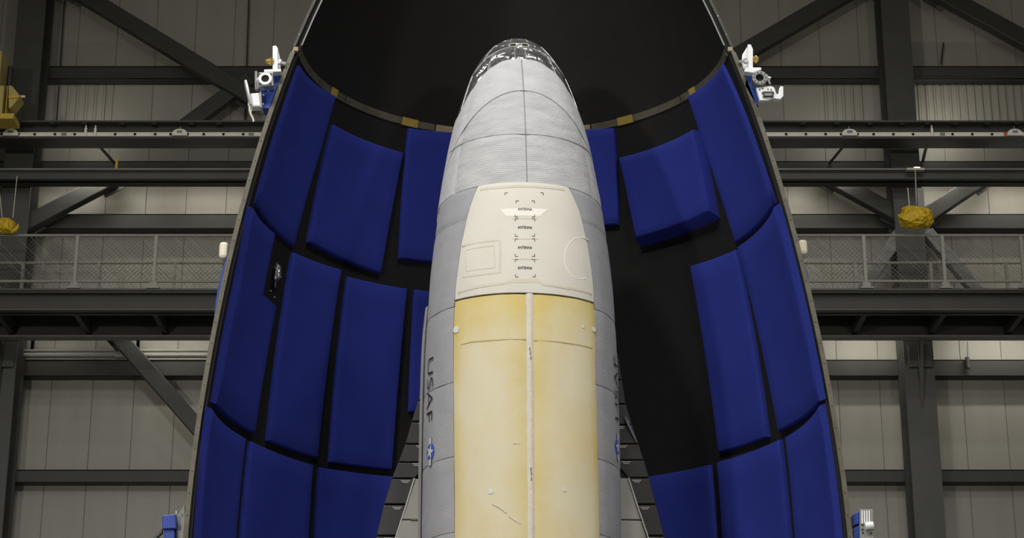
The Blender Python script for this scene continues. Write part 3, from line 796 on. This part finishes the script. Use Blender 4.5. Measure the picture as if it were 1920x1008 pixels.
# pixel -> (z, ph) lookup on the visible side
_gz = ZTIP-np.linspace(0.001, 2.35, 260)**2; _gp = np.radians(np.linspace(-100, 100, 161))
_G = np.array([[proj(fus_w(z_, p_)) for p_ in _gp] for z_ in _gz])
_gd = np.array([[1.0]])
def body_at(px, py):
    d = (_G[:,:,0]-px)**2+(_G[:,:,1]-py)**2
    i, j = np.unravel_index(np.argmin(d), d.shape)
    z_, p_ = _gz[i], _gp[j]
    for _ in range(6):
        q = proj(fus_w(z_, p_)); e = 1e-3
        qz = proj(fus_w(z_-e, p_)); qp = proj(fus_w(z_, p_+e))
        A = np.array([[(qz[0]-q[0])/-e, (qp[0]-q[0])/e], [(qz[1]-q[1])/-e, (qp[1]-q[1])/e]])
        try: dx = np.linalg.solve(A, [px-q[0], py-q[1]])
        except Exception: break
        if abs(dx[0]) > .1 or abs(dx[1]) > .15: break
        z_ += dx[0]; p_ += dx[1]
    return float(z_), float(p_)
def zc(py): return body_at(984 if py > 300 else 976, py)[0]

# core body under the blankets (dark, seen only in the joints) and black belly
mb = MB(); dzs = [0.0015]+[v*v for v in np.linspace(.08, 2.98, 70)]
rows = [[fus(ZTIP-d, math.radians(a), -.012) for a in range(-180, 180, 5)] for d in dzs]
mb.grid(rows, True); mb.f.append(tuple(range(len(mb.v)-72, len(mb.v))))
mb.build('core_body', 'core_dark', sp_, smooth=True, local=True)
mb = MB(); rows = [[fus(ZTIP-d, math.radians(a), .006) for a in range(98, 263, 5)] for d in dzs[1:]]
mb.grid(rows); mb.build('belly_tiles', 'tile_black', sp_, smooth=True, local=True)

def patch(pl, pr_, zt_, zb_, name, m_, off=.012, nz=10, np_=14, edge=.010, parent=None, aged=None, wrinkle=0.):
    """padded piece on the body. pl/pr_: angle limits as functions of z; zt_/zb_: height limits as functions of angle"""
    def ev(f, a): return f(a) if callable(f) else f
    S_ = [0, .012]+[.012+.976*k/(np_) for k in range(1, np_)]+[.988, 1]
    T_ = [0, .012]+[.012+.976*k/(nz) for k in range(1, nz)]+[.988, 1]
    mb = MB(); rows = []; ages = []
    for ti, t in enumerate(T_):
        row = []
        for si, s in enumerate(S_):
            zm = None; ph = 0.
            a0 = ev(pl, None) if not callable(pl) else 0; 
            z_ = (ev(zt_, 0.)+ev(zb_, 0.))/2
            for _ in range(4):
                ph = ev(pl, z_)+(ev(pr_, z_)-ev(pl, z_))*s
                z_ = ev(zt_, ph)+(ev(zb_, ph)-ev(zt_, ph))*t
            bord = ti in (0, len(T_)-1) or si in (0, len(S_)-1)
            o_ = -.010 if bord else off
            if wrinkle and not bord:
                q = Vector((ph*5, z_*3.0, 1.7)); o_ += wrinkle*mnoise.noise(q)+wrinkle*.5*mnoise.noise(q*2.7)
            row.append(fus(z_, ph, o_)); ages.append(aged(s, t) if aged else 0)
        rows.append(row)
    # keep the shoulder narrow in metres
    nr, nc = len(rows), len(rows[0])
    for i in range(nr):
        for a, b, c_ in ((0,1,2),(nc-1,nc-2,nc-3)):
            v = rows[i][c_]-rows[i][a]; L = v.length
            if L > 1e-6:
                base = rows[i][a]; tgt = min(edge/L, .5)
                nrm_ = rows[i][b]-base; rows[i][b] = base+(rows[i][c_]-base)*tgt+(rows[i][b]-(base+(rows[i][c_]-base)*((rows[i][b]-base).dot(v)/L/L)))
    for j in range(nc):
        for a, b, c_ in ((0,1,2),(nr-1,nr-2,nr-3)):
            v = rows[c_][j]-rows[a][j]; L = v.length
            if L > 1e-6:
                base = rows[a][j]; tgt = min(edge/L, .5)
                rows[b][j] = base+(rows[c_][j]-base)*tgt+(rows[b][j]-(base+(rows[c_][j]-base)*((rows[b][j]-base).dot(v)/L/L)))
    mb.grid(rows)
    me_o = mb.build(name, m_, parent or sp_, smooth=50, local=True)
    if aged:
        at = me_o.data.attributes.new('aged', 'FLOAT', 'POINT')
        if len(me_o.data.vertices) == len(ages):
            for i_, v_ in enumerate(ages): at.data[i_].value = v_
    return me_o

# nose cap: shiny film, lower edge follows the blanket line
capL = [body_at(*q) for q in ((972,112),(940,117),(905,140),(886,166),(869,200),(853,238))]
capR = [body_at(*q) for q in ((972,112),(1008,117),(1038,138),(1061,170),(1079,200),(1094,236))]
cpts = sorted([(p_, z_) for z_, p_ in capL[1:]]+[(p_, z_) for z_, p_ in capR])
CP = np.array([c_[0] for c_ in cpts]); CZZ = np.array([c_[1] for c_ in cpts])
# symmetric version
aa = np.linspace(0, math.radians(100), 41)
def _ci(a): return float(np.interp(a, CP, CZZ))
CS = np.array([(_ci(a)+_ci(-a))/2 for a in aa]); CS = np.minimum.accumulate(CS)
kk = np.array([1,2,3,2,1])/9.; CSx = np.concatenate([CS[:2][::-1], CS, np.repeat(CS[-1:],2)]); CS = np.convolve(CSx, kk, 'valid')
def zcap(ph): return float(np.interp(abs(ph), aa, CS))
print('cap', [(round(math.degrees(a)),round(float(v),3)) for a, v in zip(aa[::8], CS[::8])])
mb = MB(); rows = []; A_ = [math.radians(a) for a in range(-98, 99, 4)]
for k in range(15):
    t = k/14
    rows.append([fus(ZTIP-((t*math.sqrt(ZTIP-zcap(a)))**2 if t > 0 else .0008), a, .004) for a in A_])
mb.grid(rows); cap = mb.build('nose_cap', 'cap_film', sp_, smooth=60, local=True)
# tape lines and seams on the cap
def ribbon(pts, w, name, m_, parent, off=.008):
    """strip along (z, ph) points on the body"""
    fine = []
    for a_, b_ in zip(pts[:-1], pts[1:]):
        n_ = max(1, int(max(abs(a_[1]-b_[1])/.04, abs(a_[0]-b_[0])/.05)))
        fine += [(a_[0]+(b_[0]-a_[0])*k_/n_, a_[1]+(b_[1]-a_[1])*k_/n_) for k_ in range(n_)]
    pts = fine+[pts[-1]]
    mb = MB(); P3 = [fus(z_, p_, off) for z_, p_ in pts]; rows = []
    for i, (z_, p_) in enumerate(pts):
        d = (P3[min(i+1,len(P3)-1)]-P3[max(i-1,0)]).normalized(); nn = (fus(z_, p_, off+.01)-P3[i]).normalized(); s_ = d.cross(nn).normalized()*w/2
        rows.append([P3[i]-s_*1.5-nn*.004, P3[i]-s_, P3[i]+s_, P3[i]+s_*1.5-nn*.004])
    mb.grid(rows); return mb.build(name, m_, parent, local=True)
zc2 = lambda ph, f: ZTIP-((math.sqrt(ZTIP-zcap(ph))*f)**2)
ribbon([(zc2(math.radians(a), .70), math.radians(a)) for a in range(-86, 87, 4)], .0035, 'tape_line', 'cap_line', cap, .006)
for a, f0, f1 in ((-70,.72,.98),(-40,.72,.98),(-8,.72,.97),(7,.72,.97),(42,.72,.98),(70,.72,.98),(-55,.4,.7),(55,.4,.7),(-20,.35,.5),(20,.35,.5)):
    ribbon([(zc2(math.radians(a), f0+(f1-f0)*k/5), math.radians(a)) for k in range(6)], .0022, 'film_seam', 'cap_line', cap, .006)
for px in (962, 984):
    z_, p_ = body_at(px, 87); c = fus(z_, p_, .01); n_ = (fus(z_, p_, .03)-c).normalized()
    o_ = MB().ring(c, n_, .036, .028, .003, 28).build('port_ring', 'cap_line', cap, local=True)
    MB().ring(c, n_, .029, 0, .0015, 28).build('port_disc', 'window_disc', cap, local=True)

# forward blankets, three rows by two halves
def sweep(pts):
    q = [body_at(*t) for t in pts]; A2 = np.array([[1, p_**2, p_**4] for z_, p_ in q]); Z2 = np.array([z_ for z_, p_ in q])
    c2 = np.linalg.lstsq(A2[:, :2], Z2, rcond=None)[0]
    return lambda ph: float(c2[0]+c2[1]*ph*ph)
sw1 = sweep(((975,171),(940,178),(898,202),(884,224),(1010,178),(1056,211),(1068,230)))
sw2 = sweep(((976,252),(930,256),(860,277),(1020,256),(1088,273)))
rowz = [None, sw1, sw2, zc(343)]
sidemax = math.radians(97)
def lim(zbot):
    a = 0.
    while a < sidemax and zcap(a) > zbot+.004: a += .004
    return a
for k in range(3):
    zbf = rowz[k+1] if callable(rowz[k+1]) else (lambda ph, v=rowz[k+1]: v)
    ztf = zcap if k == 0 else (lambda ph, f=rowz[k]: min(zcap(ph), f(ph)))
    a = 0.
    while a < sidemax and zcap(a) > zbf(a)+.004: a += .004
    fs_ = min(math.radians(54), a*.62)
    for lo_, hi_, mm_ in ((-a, -fs_, 'blanket_plain'), (-fs_, 0, 'blanket'), (0, fs_, 'blanket'), (fs_, a, 'blanket_plain')):
        patch(lo_, hi_, ztf, zbf, 'thermal_blanket', mm_ if k else 'blanket_plain', nz=8, np_=14, edge=.005, wrinkle=.004)
    if k < 2: ribbon([(zbf(math.radians(b)), math.radians(b)) for b in range(int(-math.degrees(a))+4, int(math.degrees(a))-3, 3)], .0035, 'seam_cord', 'seam_cord', sp_, .013)
ribbon([(z_, 0.) for z_ in np.linspace(zcap(0)-.01, rowz[3], 24)], .0035, 'seam_cord', 'seam_cord', sp_, .013)

# antenna panel limits
apL = [body_at(*q) for q in ((897,349),(880,396),(867,455),(858,520),(853,569))]
apR = [body_at(*q) for q in ((1064,349),(1085,396),(1099,455),(1109,520),(1113,567))]
def mk(tabl):
    t_ = sorted(tabl); zz_ = [a for a, b in t_]; pp = [b for a, b in t_]
    return lambda z_: float(np.interp(z_, zz_, pp))
fL, fR = mk(apL), mk(apR)
ztop, zbot = rowz[3], zc(549)
zbL, zbR = body_at(853,569), body_at(1113,567)
print('ap', ztop, zbot, zbL, zbR, apL, apR)
sag = lambda ph: zbot+(min(zbL[0],zbR[0])-zbot)*0
ant = patch(lambda z_: fL(z_)+.004, lambda z_: fR(z_)-.004, ztop, zbot, 'antenna_panel', 'cream', off=.016, nz=16, np_=22, edge=.008, wrinkle=.0006)
ant['label'] = 'cream white panel lettered ANTENNA four times'
# doors
dL = [body_at(*q) for q in ((853,571),(852,700),(853,850),(854,1008))]
dR = [body_at(*q) for q in ((1113,569),(1115,700),(1119,850),(1123,1008))]
sL = [body_at(*q) for q in ((986,552),(987,700),(988,850),(989,1008))]
sR = [body_at(*q) for q in ((1000,552),(1000,700),(1001,850),(1002,1008))]
gL, gR, hL, hR = mk(dL), mk(dR), mk(sL), mk(sR)
ZDB = 2.6
print('doors', dL, dR, sL, sR)
def aged(side):
    def f(s, t):
        e = s if side > 0 else 1-s          # 0 at the centre strip
        a = .38*max(0, 1-e*3.2) + .5*max(0, (e-.8)*4.0) + .5*max(0, 1-t*11.) + .08
        if side > 0: a -= .28*max(0, min(1, (t-.45)*3.))*max(0, min(1, (e-.3)*2))
        return a
    return f
patch(lambda z_: gL(z_)+.003, lambda z_: hL(z_)-.003, zbot-.006, ZDB, 'bay_door', 'door_cloth', off=.012, nz=44, np_=18, edge=.008, aged=aged(-1), wrinkle=.003)['label'] = 'yellowed left bay door'
patch(lambda z_: hR(z_)+.003, lambda z_: gR(z_)-.003, zbot-.006, ZDB, 'bay_door', 'door_cloth', off=.012, nz=44, np_=18, edge=.008, aged=aged(1), wrinkle=.003)['label'] = 'yellowed right bay door'
hs = patch(lambda z_: hL(z_), lambda z_: hR(z_), zbot-.004, ZDB, 'hinge_strip', 'hinge_strip', off=.018, nz=30, np_=4, edge=.004, wrinkle=.003)
for px, py in ((993,655),(994,663),(995,672),(995,880),(996,888),(996,898)):
    z_, p_ = body_at(px, py); ribbon([(z_+.011,p_),(z_-.011,p_)], .006, 'strip_mark', 'seam_cord', hs, .0235)
for px, py, rad in ((921,921,.02),(1057,918,.015),(858,618,.028),(1091,613,.013),(1111,618,.02)):
    z_, p_ = body_at(px, py); c = fus(z_, p_, .0125); n_ = (fus(z_, p_, .03)-c).normalized()
    MB().ring(c, n_, rad, 0, .0025, 16).build('pale_spot', 'cream', sp_, local=True)
for pts in (((924,945),(935,950),(942,955),(950,962)),((962,832),(968,831),(974,832)),((955,968),(965,975),(976,982))):
    ribbon([body_at(*q) for q in pts], .006, 'cloth_crease', 'cream_shade', sp_, .0152)
for pts in (((866,646),(885,641),(920,638),(985,636)),((1001,638),(1040,640),(1075,645),(1108,652))):
    ribbon([body_at(*q) for q in pts], .010, 'cloth_crease', 'door_crease', sp_, .0148)

# side blankets left and right of panel and doors
sz = [ztop]+[body_at(1135,y)[0] for y in (455,590,728,865,1005)]+[body_at(1135,1005)[0]-.53*k for k in range(1,5)]+[ZDB]
chine = math.radians(81)
inL = lambda z_: (fL(z_) if z_ > zbot else gL(z_))
inR = lambda z_: (fR(z_) if z_ > zbot else gR(z_))
for k in range(len(sz)-1):
    z1, z0 = sz[k]-.003, sz[k+1]+.003
    if z1-z0 < .02: continue
    patch(-chine, lambda z_: inL(z_)-.004, z1, z0, 'side_blanket', 'blanket_side_shaded', nz=12, np_=12, edge=.007, wrinkle=.004)
    patch(lambda z_: inR(z_)+.004, chine, z1, z0, 'side_blanket', 'blanket_side_shaded', nz=12, np_=12, edge=.007, wrinkle=.004)
# lower side strips outside the dark chine groove
zs0 = body_at(800,575)[0]
for s in (-1, 1):
    a, b = sorted((s*math.radians(91), s*math.radians(114)))
    patch(a, b, zs0, ZDB, 'lower_side_strip', 'blanket_grey', off=.028 if s < 0 else .004, nz=24, np_=4, edge=.006, wrinkle=.003)
    a, b = sorted((s*math.radians(81.5), s*math.radians(90.5)))
    patch(a, b, zs0, ZDB, 'groove_dark', 'core_dark', off=.008, nz=24, np_=4, edge=.004)  # dark strip added so the gap under the blankets reads as a black line

# marks on the antenna panel
def bracket(cx, cy, sx, sy, L=.021, w=.0034):
    z_, p_ = body_at(cx, cy); w_ = .62
    c = fus(z_, p_, .0172); ex = (fus(z_, p_+.01, .02)-fus(z_, p_-.01, .02)).normalized(); ez = (fus(z_+.01, p_, .02)-fus(z_-.01, p_, .02)).normalized()
    nn = ex.cross(ez).normalized(); 
    if nn.y > 0: nn = -nn
    mb = MB(); mb.bar(c, c+ex*L*sx, w, .002, nn); mb.bar(c, c+ez*L*sy, w, .002, nn)
    mb.build('corner_mark', 'print_black', ant, local=True)
for (x0, x1, y0, sy) in ((947.5,1017.5,363.5,-1),(967.5,1001.5,378.5,-1),(966,1002,408.5,1),(966,1002,412,-1),(966,1002,444.5,1),(966,1002,449.5,-1),(966,1002,482,1),(966,1002,488,-1),(966.5,1003,520.5,1)):
    bracket(x0, y0, 1, sy); bracket(x1, y0, -1, sy)
def text_on(body, px, py, height, width, rot, name, m_, parent, off=.019):
    """lettering laid onto the body; rot = angle of the reading direction (0 = to the right, 90 = up)"""
    cu = bpy.data.curves.new(name, 'FONT'); cu.body = body; cu.size = 1; cu.align_x = 'CENTER'; cu.align_y = 'CENTER'; cu.offset = .018 if body == 'ANTENNA' else -.014
    to = bpy.data.objects.new('tmp', cu); COL.objects.link(to); bpy.context.view_layer.update()
    me = bpy.data.meshes.new_from_object(to.evaluated_get(bpy.context.evaluated_depsgraph_get()))
    bpy.data.objects.remove(to)
    bm = bmesh.new(); bm.from_mesh(me); bmesh.ops.triangulate(bm, faces=bm.faces)
    bmesh.ops.subdivide_edges(bm, edges=[e for e in bm.edges if e.calc_length() > .25], cuts=2)
    bmesh.ops.triangulate(bm, faces=bm.faces)
    xs_ = [v.co.x for v in bm.verts]; ys_ = [v.co.y for v in bm.verts]
    bw, bh = max(xs_)-min(xs_), max(ys_)-min(ys_); cx_, cy_ = (max(xs_)+min(xs_))/2, (max(ys_)+min(ys_))/2
    z_, p_ = (px, py) if isinstance(py, float) and abs(py) < 3.2 else body_at(px, py)
    dper = (fus(z_, p_+.01)-fus(z_, p_-.01)).length/.02
    c_, s_ = math.cos(math.radians(rot)), math.sin(math.radians(rot))
    for v in bm.verts:
        a = (v.co.x-cx_)/bw*width; b = (v.co.y-cy_)/bh*height
        u, h = a*c_-b*s_, a*s_+b*c_
        v.co = fus(z_+h, p_+u/dper, off)
    bm.to_mesh(me); bm.free(); me.name = name; me.materials.clear(); me.materials.append(MATS[m_])
    o = bpy.data.objects.new(name, me); COL.objects.link(o); o.parent = parent
    return o
for py in (394,428,465.5,503.5): text_on('ANTENNA', 984, py, .021, .105, 0, 'antenna_lettering', 'print_black', ant, .018)
# patches and outlines on the panel
def quad_patch(pts, name, m_, off, parent):
    cs = [body_at(*q) for q in pts]; n = 8; mb = MB(); rows = []
    for i in range(n+1):
        t = i/n; l = [cs[0][k]+(cs[3][k]-cs[0][k])*t for k in (0,1)]; r_ = [cs[1][k]+(cs[2][k]-cs[1][k])*t for k in (0,1)]
        rows.append([fus(l[0]+(r_[0]-l[0])*j/n, l[1]+(r_[1]-l[1])*j/n, off) for j in range(n+1)])
    mb.grid(rows); return mb.build(name, m_, parent, smooth=True, local=True)
quad_patch(((938,394),(1026,394),(1012,407),(950,407)), 'lit_patch', 'cream_patch', .0168, ant)  # paler quad painted as the lit patch on the panel
ribbon([body_at(*q) for q in ((869,462),(905,455),(938,452),(939,475),(938,512),(905,516),(869,521))], .014, 'hatch_border', 'cream_shade', ant, .0172)
ribbon([body_at(*q) for q in ((876,470),(928,462),(929,503),(876,510),(876,470))], .006, 'hatch_border', 'cream_shade', ant, .0172)
ribbon([body_at(1086+29*math.cos(t), 485+39*math.sin(t)) for t in np.linspace(math.radians(70), math.radians(300), 26)], .007, 'round_outline', 'cream_patch', ant, .0172)
ribbon([body_at(*q) for q in ((902,357),(940,353),(980,351),(1020,353),(1056,357))], .02, 'hem', 'cream_shade', ant, .0172)
ribbon([body_at(*q) for q in ((862,548),(900,538),(945,532),(955,529),(1010,529),(1020,534),(1060,540),(1106,550))], .022, 'hem', 'cream_shade', ant, .0172)
for k in range(4): 
    y_ = (408,446,484,522)[k]; ribbon([body_at(x_, y_+3) for x_ in (960,972,984,996,1008)], .01, 'hem', 'cream_shade', ant, .0172)
# USAF lettering and star roundels on the flanks
def roundel(px, py, sgn, size):
    z_, p_ = body_at(px, py); dper = (fus(z_, p_+.01)-fus(z_, p_-.01)).length/.02
    def mp(u, h, off): return fus(z_+h, p_+u/dper, off)
    root = MB().add([mp(0,0,.019)]+[mp(size*math.cos(2*math.pi*k/28), size*math.sin(2*math.pi*k/28), .019) for k in range(28)], [(0,k+1,(k+1)%28+1) for k in range(28)]).build('star_roundel', 'print_blue', sp_, local=True)
    st = [mp(0,0,.0215)]
    for k in range(10):
        rr_ = size*(.95 if k % 2 == 0 else .37); t = 2*math.pi*k/10; st.append(mp(-sgn*rr_*math.cos(t), rr_*math.sin(t), .0215))
    MB().add(st, [(0,k+1,(k+1)%10+1) for k in range(10)]).build('star', 'print_white', root, local=True)
    for s in (-1, 1):
        h0, h1 = s*size*.9, s*size*1.7; w = size*.36
        MB().add([mp(-w,h0,.0195),mp(w,h0,.0195),mp(w,h1,.0195),mp(-w,h1,.0195)], [(0,1,2,3)]).build('bar', 'print_blue_faded', root, local=True)
        MB().add([mp(-w*.75,h0,.021),mp(w*.75,h0,.021),mp(w*.75,h1*.97,.021),mp(-w*.75,h1*.97,.021)], [(0,1,2,3)]).build('bar_field', 'print_white', root, local=True)
        MB().add([mp(-w*.22,h0,.0172),mp(w*.22,h0,.0172),mp(w*.22,h1*.97,.0172),mp(-w*.22,h1*.97,.0172)], [(0,1,2,3)]).build('bar_stripe', 'print_red', root, local=True)
zU, pU = body_at(811, 730)
def set_text(px, py, rot):
    z_, p_ = body_at(px, py); return text_on('USAF', z_, float(p_),   .105, .485, rot, 'usaf_lettering', 'print_black', sp_, .02)
set_text(810, 731, -90); set_text(1151.5, 728, 90)
roundel(811, 847, -1, .062); roundel(1153.5, 838, 1, .06)

# ---- wings: white panel and black leading-edge tiles at the belly side
YWg = 15.02
def wl(x, y, Y=YWg): return LINV @ P(x, y, Y)
outL = [(799,655),(793,705),(784,750),(772,790),(760,832),(747,866),(735,896),(720,945),(706,1004),(690,1070),(640,1250),(600,1400)]
innL = [(806,655),(806,705),(806,750),(806,790),(806,832),(806,866),(777,896),(762,945),(743,1004),(722,1070),(668,1250),(628,1400)]
outR = [(1158,660),(1166,712),(1173,757),(1185,796),(1197,832),(1207,862),(1217,895),(1230,945),(1245,1004),(1262,1070),(1312,1250),(1352,1400)]
innR = [(1150,660),(1150,712),(1150,757),(1150,796),(1150,832),(1150,862),(1178,895),(1194,945),(1214,1004),(1235,1070),(1285,1250),(1325,1400)]
def slab(poly, t, name, m_, parent, inset=0., bevel=.006):
    c = sum(poly, Vector())/len(poly); q = [c+(p-c)*(1-inset) for p in poly]
    return MB().prism(q, (0,t,0)).build(name, m_, parent, bevel=bevel, local=True)
for sgn, out, inn in ((-1, outL, innL), (1, outR, innR)):
    w = thing('wing', '', '', (0,0,0)); del w['label']; del w['category']; w.parent = sp_; ROOTLOC.pop(w)
    w['label'] = ('left' if sgn < 0 else 'right')+' wing with black leading edge tiles'
    # core plate
    pts = [wl(*q, YWg+.03) for q in out]; inx = -.3 if sgn < 0 else .3
    mb = MB(); rows = [[p, Vector((sgn*.45, p.y, p.z))] for p in pts]
    rows2 = [[p+Vector((-sgn*.03,.12,0)), Vector((sgn*.45, p.y+.16, p.z))] for p in pts]
    mb.grid(rows); mb.grid(rows2); mb.grid([[r_[0] for r_ in rows],[r_[0] for r_ in rows2]])
    mb.build('core_plate', 'tile_gap', w, local=True)
    # tiles, two per tall pair
    for k in range(len(out)-1):
        n = 1 if k < 8 else (2 if k == 8 else 5)
        for j in range(n):
            def L(t_, arr): return (arr[k][0]+(arr[k+1][0]-arr[k][0])*t_, arr[k][1]+(arr[k+1][1]-arr[k][1])*t_)
            a, b = j/n, (j+1)/n; g_ = .03
            poly = [wl(*L(a+g_,out)), wl(*L(b-g_,out)), wl(*L(b-g_,inn)), wl(*L(a+g_,inn))]
            tl = slab(poly, .06, 'leading_edge_tile', 'tile_black', w)
            if k > 2:
                c = poly[3]*.62+poly[0]*.38+(poly[2]-poly[3])*.06
                for q in range(2):
                    d0 = c+Vector((0,-.0035,-.012*q)); L_ = .07-.025*q
                    mm = MB()
                    for dd in range(5): mm.add([d0+Vector((sgn*(-L_/2+L_*dd/5),0,0)),d0+Vector((sgn*(-L_/2+L_*(dd+.75)/5),0,0)),d0+Vector((sgn*(-L_/2+L_*(dd+.75)/5),0,-.006)),d0+Vector((sgn*(-L_/2+L_*dd/5),0,-.006))], [(0,1,2,3)])
                    mm.build('stencil_print', 'print_white', tl, local=True)
    # white upper skin, two panels
    inw = inn[6:]
    edge_ = [wl(*q) for q in inw]
    def at_z(zv):
        zs_ = [e_.z for e_ in edge_][::-1]; xs2 = [e_.x for e_ in edge_][::-1]; return Vector((float(np.interp(zv, zs_, xs2)), edge_[0].y, zv))
    zlv = [edge_[0].z, wl(770,974).z, edge_[3].z-.2, edge_[4].z, edge_[-1].z]
    for a, b in zip(zlv[:-1], zlv[1:]):
        pa, pb = at_z(a-.004), at_z(b+.004)
        slab([pa+Vector((-sgn*.004,0,0)), pb+Vector((-sgn*.004,0,0)), Vector((sgn*.5,pb.y,pb.z)), Vector((sgn*.5,pa.y,pa.z))], .04, 'wing_skin', 'wing_white', w)
    ribbon_pts = [p+Vector((0,-.006,0)) for p in edge_]
    MB().tube([p for p in ribbon_pts], .006, 5).build('skin_edge', 'print_white', w, local=True)
    MB().bar(wl(770,974)+Vector((0,-.004,0)), Vector((sgn*.6, wl(770,974).y-.004, wl(770,974).z)), .012, .004).build('skin_joint', 'print_white', w, local=True)
    if sgn > 0:
        MB().tube([wl(1171,780,YWg-.02),wl(1176,790,YWg-.02),wl(1183,806,YWg-.02),wl(1194,828,YWg-.02)], [.004,.012,.01,.004], 6).build('highlight_trim', 'silver', w, local=True)  # silver tube draws the highlight along this stretch of edge
# adapter under the tail
ad = MB(); n = 36; rows = []
for (rr_, z_) in ((.75,SZ0-.02),(.8,SZ0-.08),(.85,SZ0-.1),(1.5,.25),(1.6,.2),(1.6,0),(0.01,0)):
    rows.append([(SX+rr_*math.cos(2*math.pi*k/n), SY+rr_*math.sin(2*math.pi*k/n)*.75, z_) for k in range(n)])
ad.grid([[(SX+.01*math.cos(2*math.pi*k/n), SY+.01*math.sin(2*math.pi*k/n), SZ0-.02) for k in range(n)]]+rows, True)
tag(ad.build('payload_adapter', 'steel_light', smooth=True), 'grey conical adapter under the tail of the spaceplane', 'adapter')

# ================================================================== ceiling lamps
for k, (X, Y, Z, Wt, sz_, warm) in enumerate(LAMPS):
    ld = bpy.data.lights.new('lamp_light', 'AREA'); ld.shape = 'DISK'; ld.size = sz_; ld.energy = Wt*1.0
    ld.color = (1, .94, .84) if warm else (1, .985, .965)
    lo_ = bpy.data.objects.new('lamp_light', ld); COL.objects.link(lo_)
    lo_.location = (X, Y, Z)
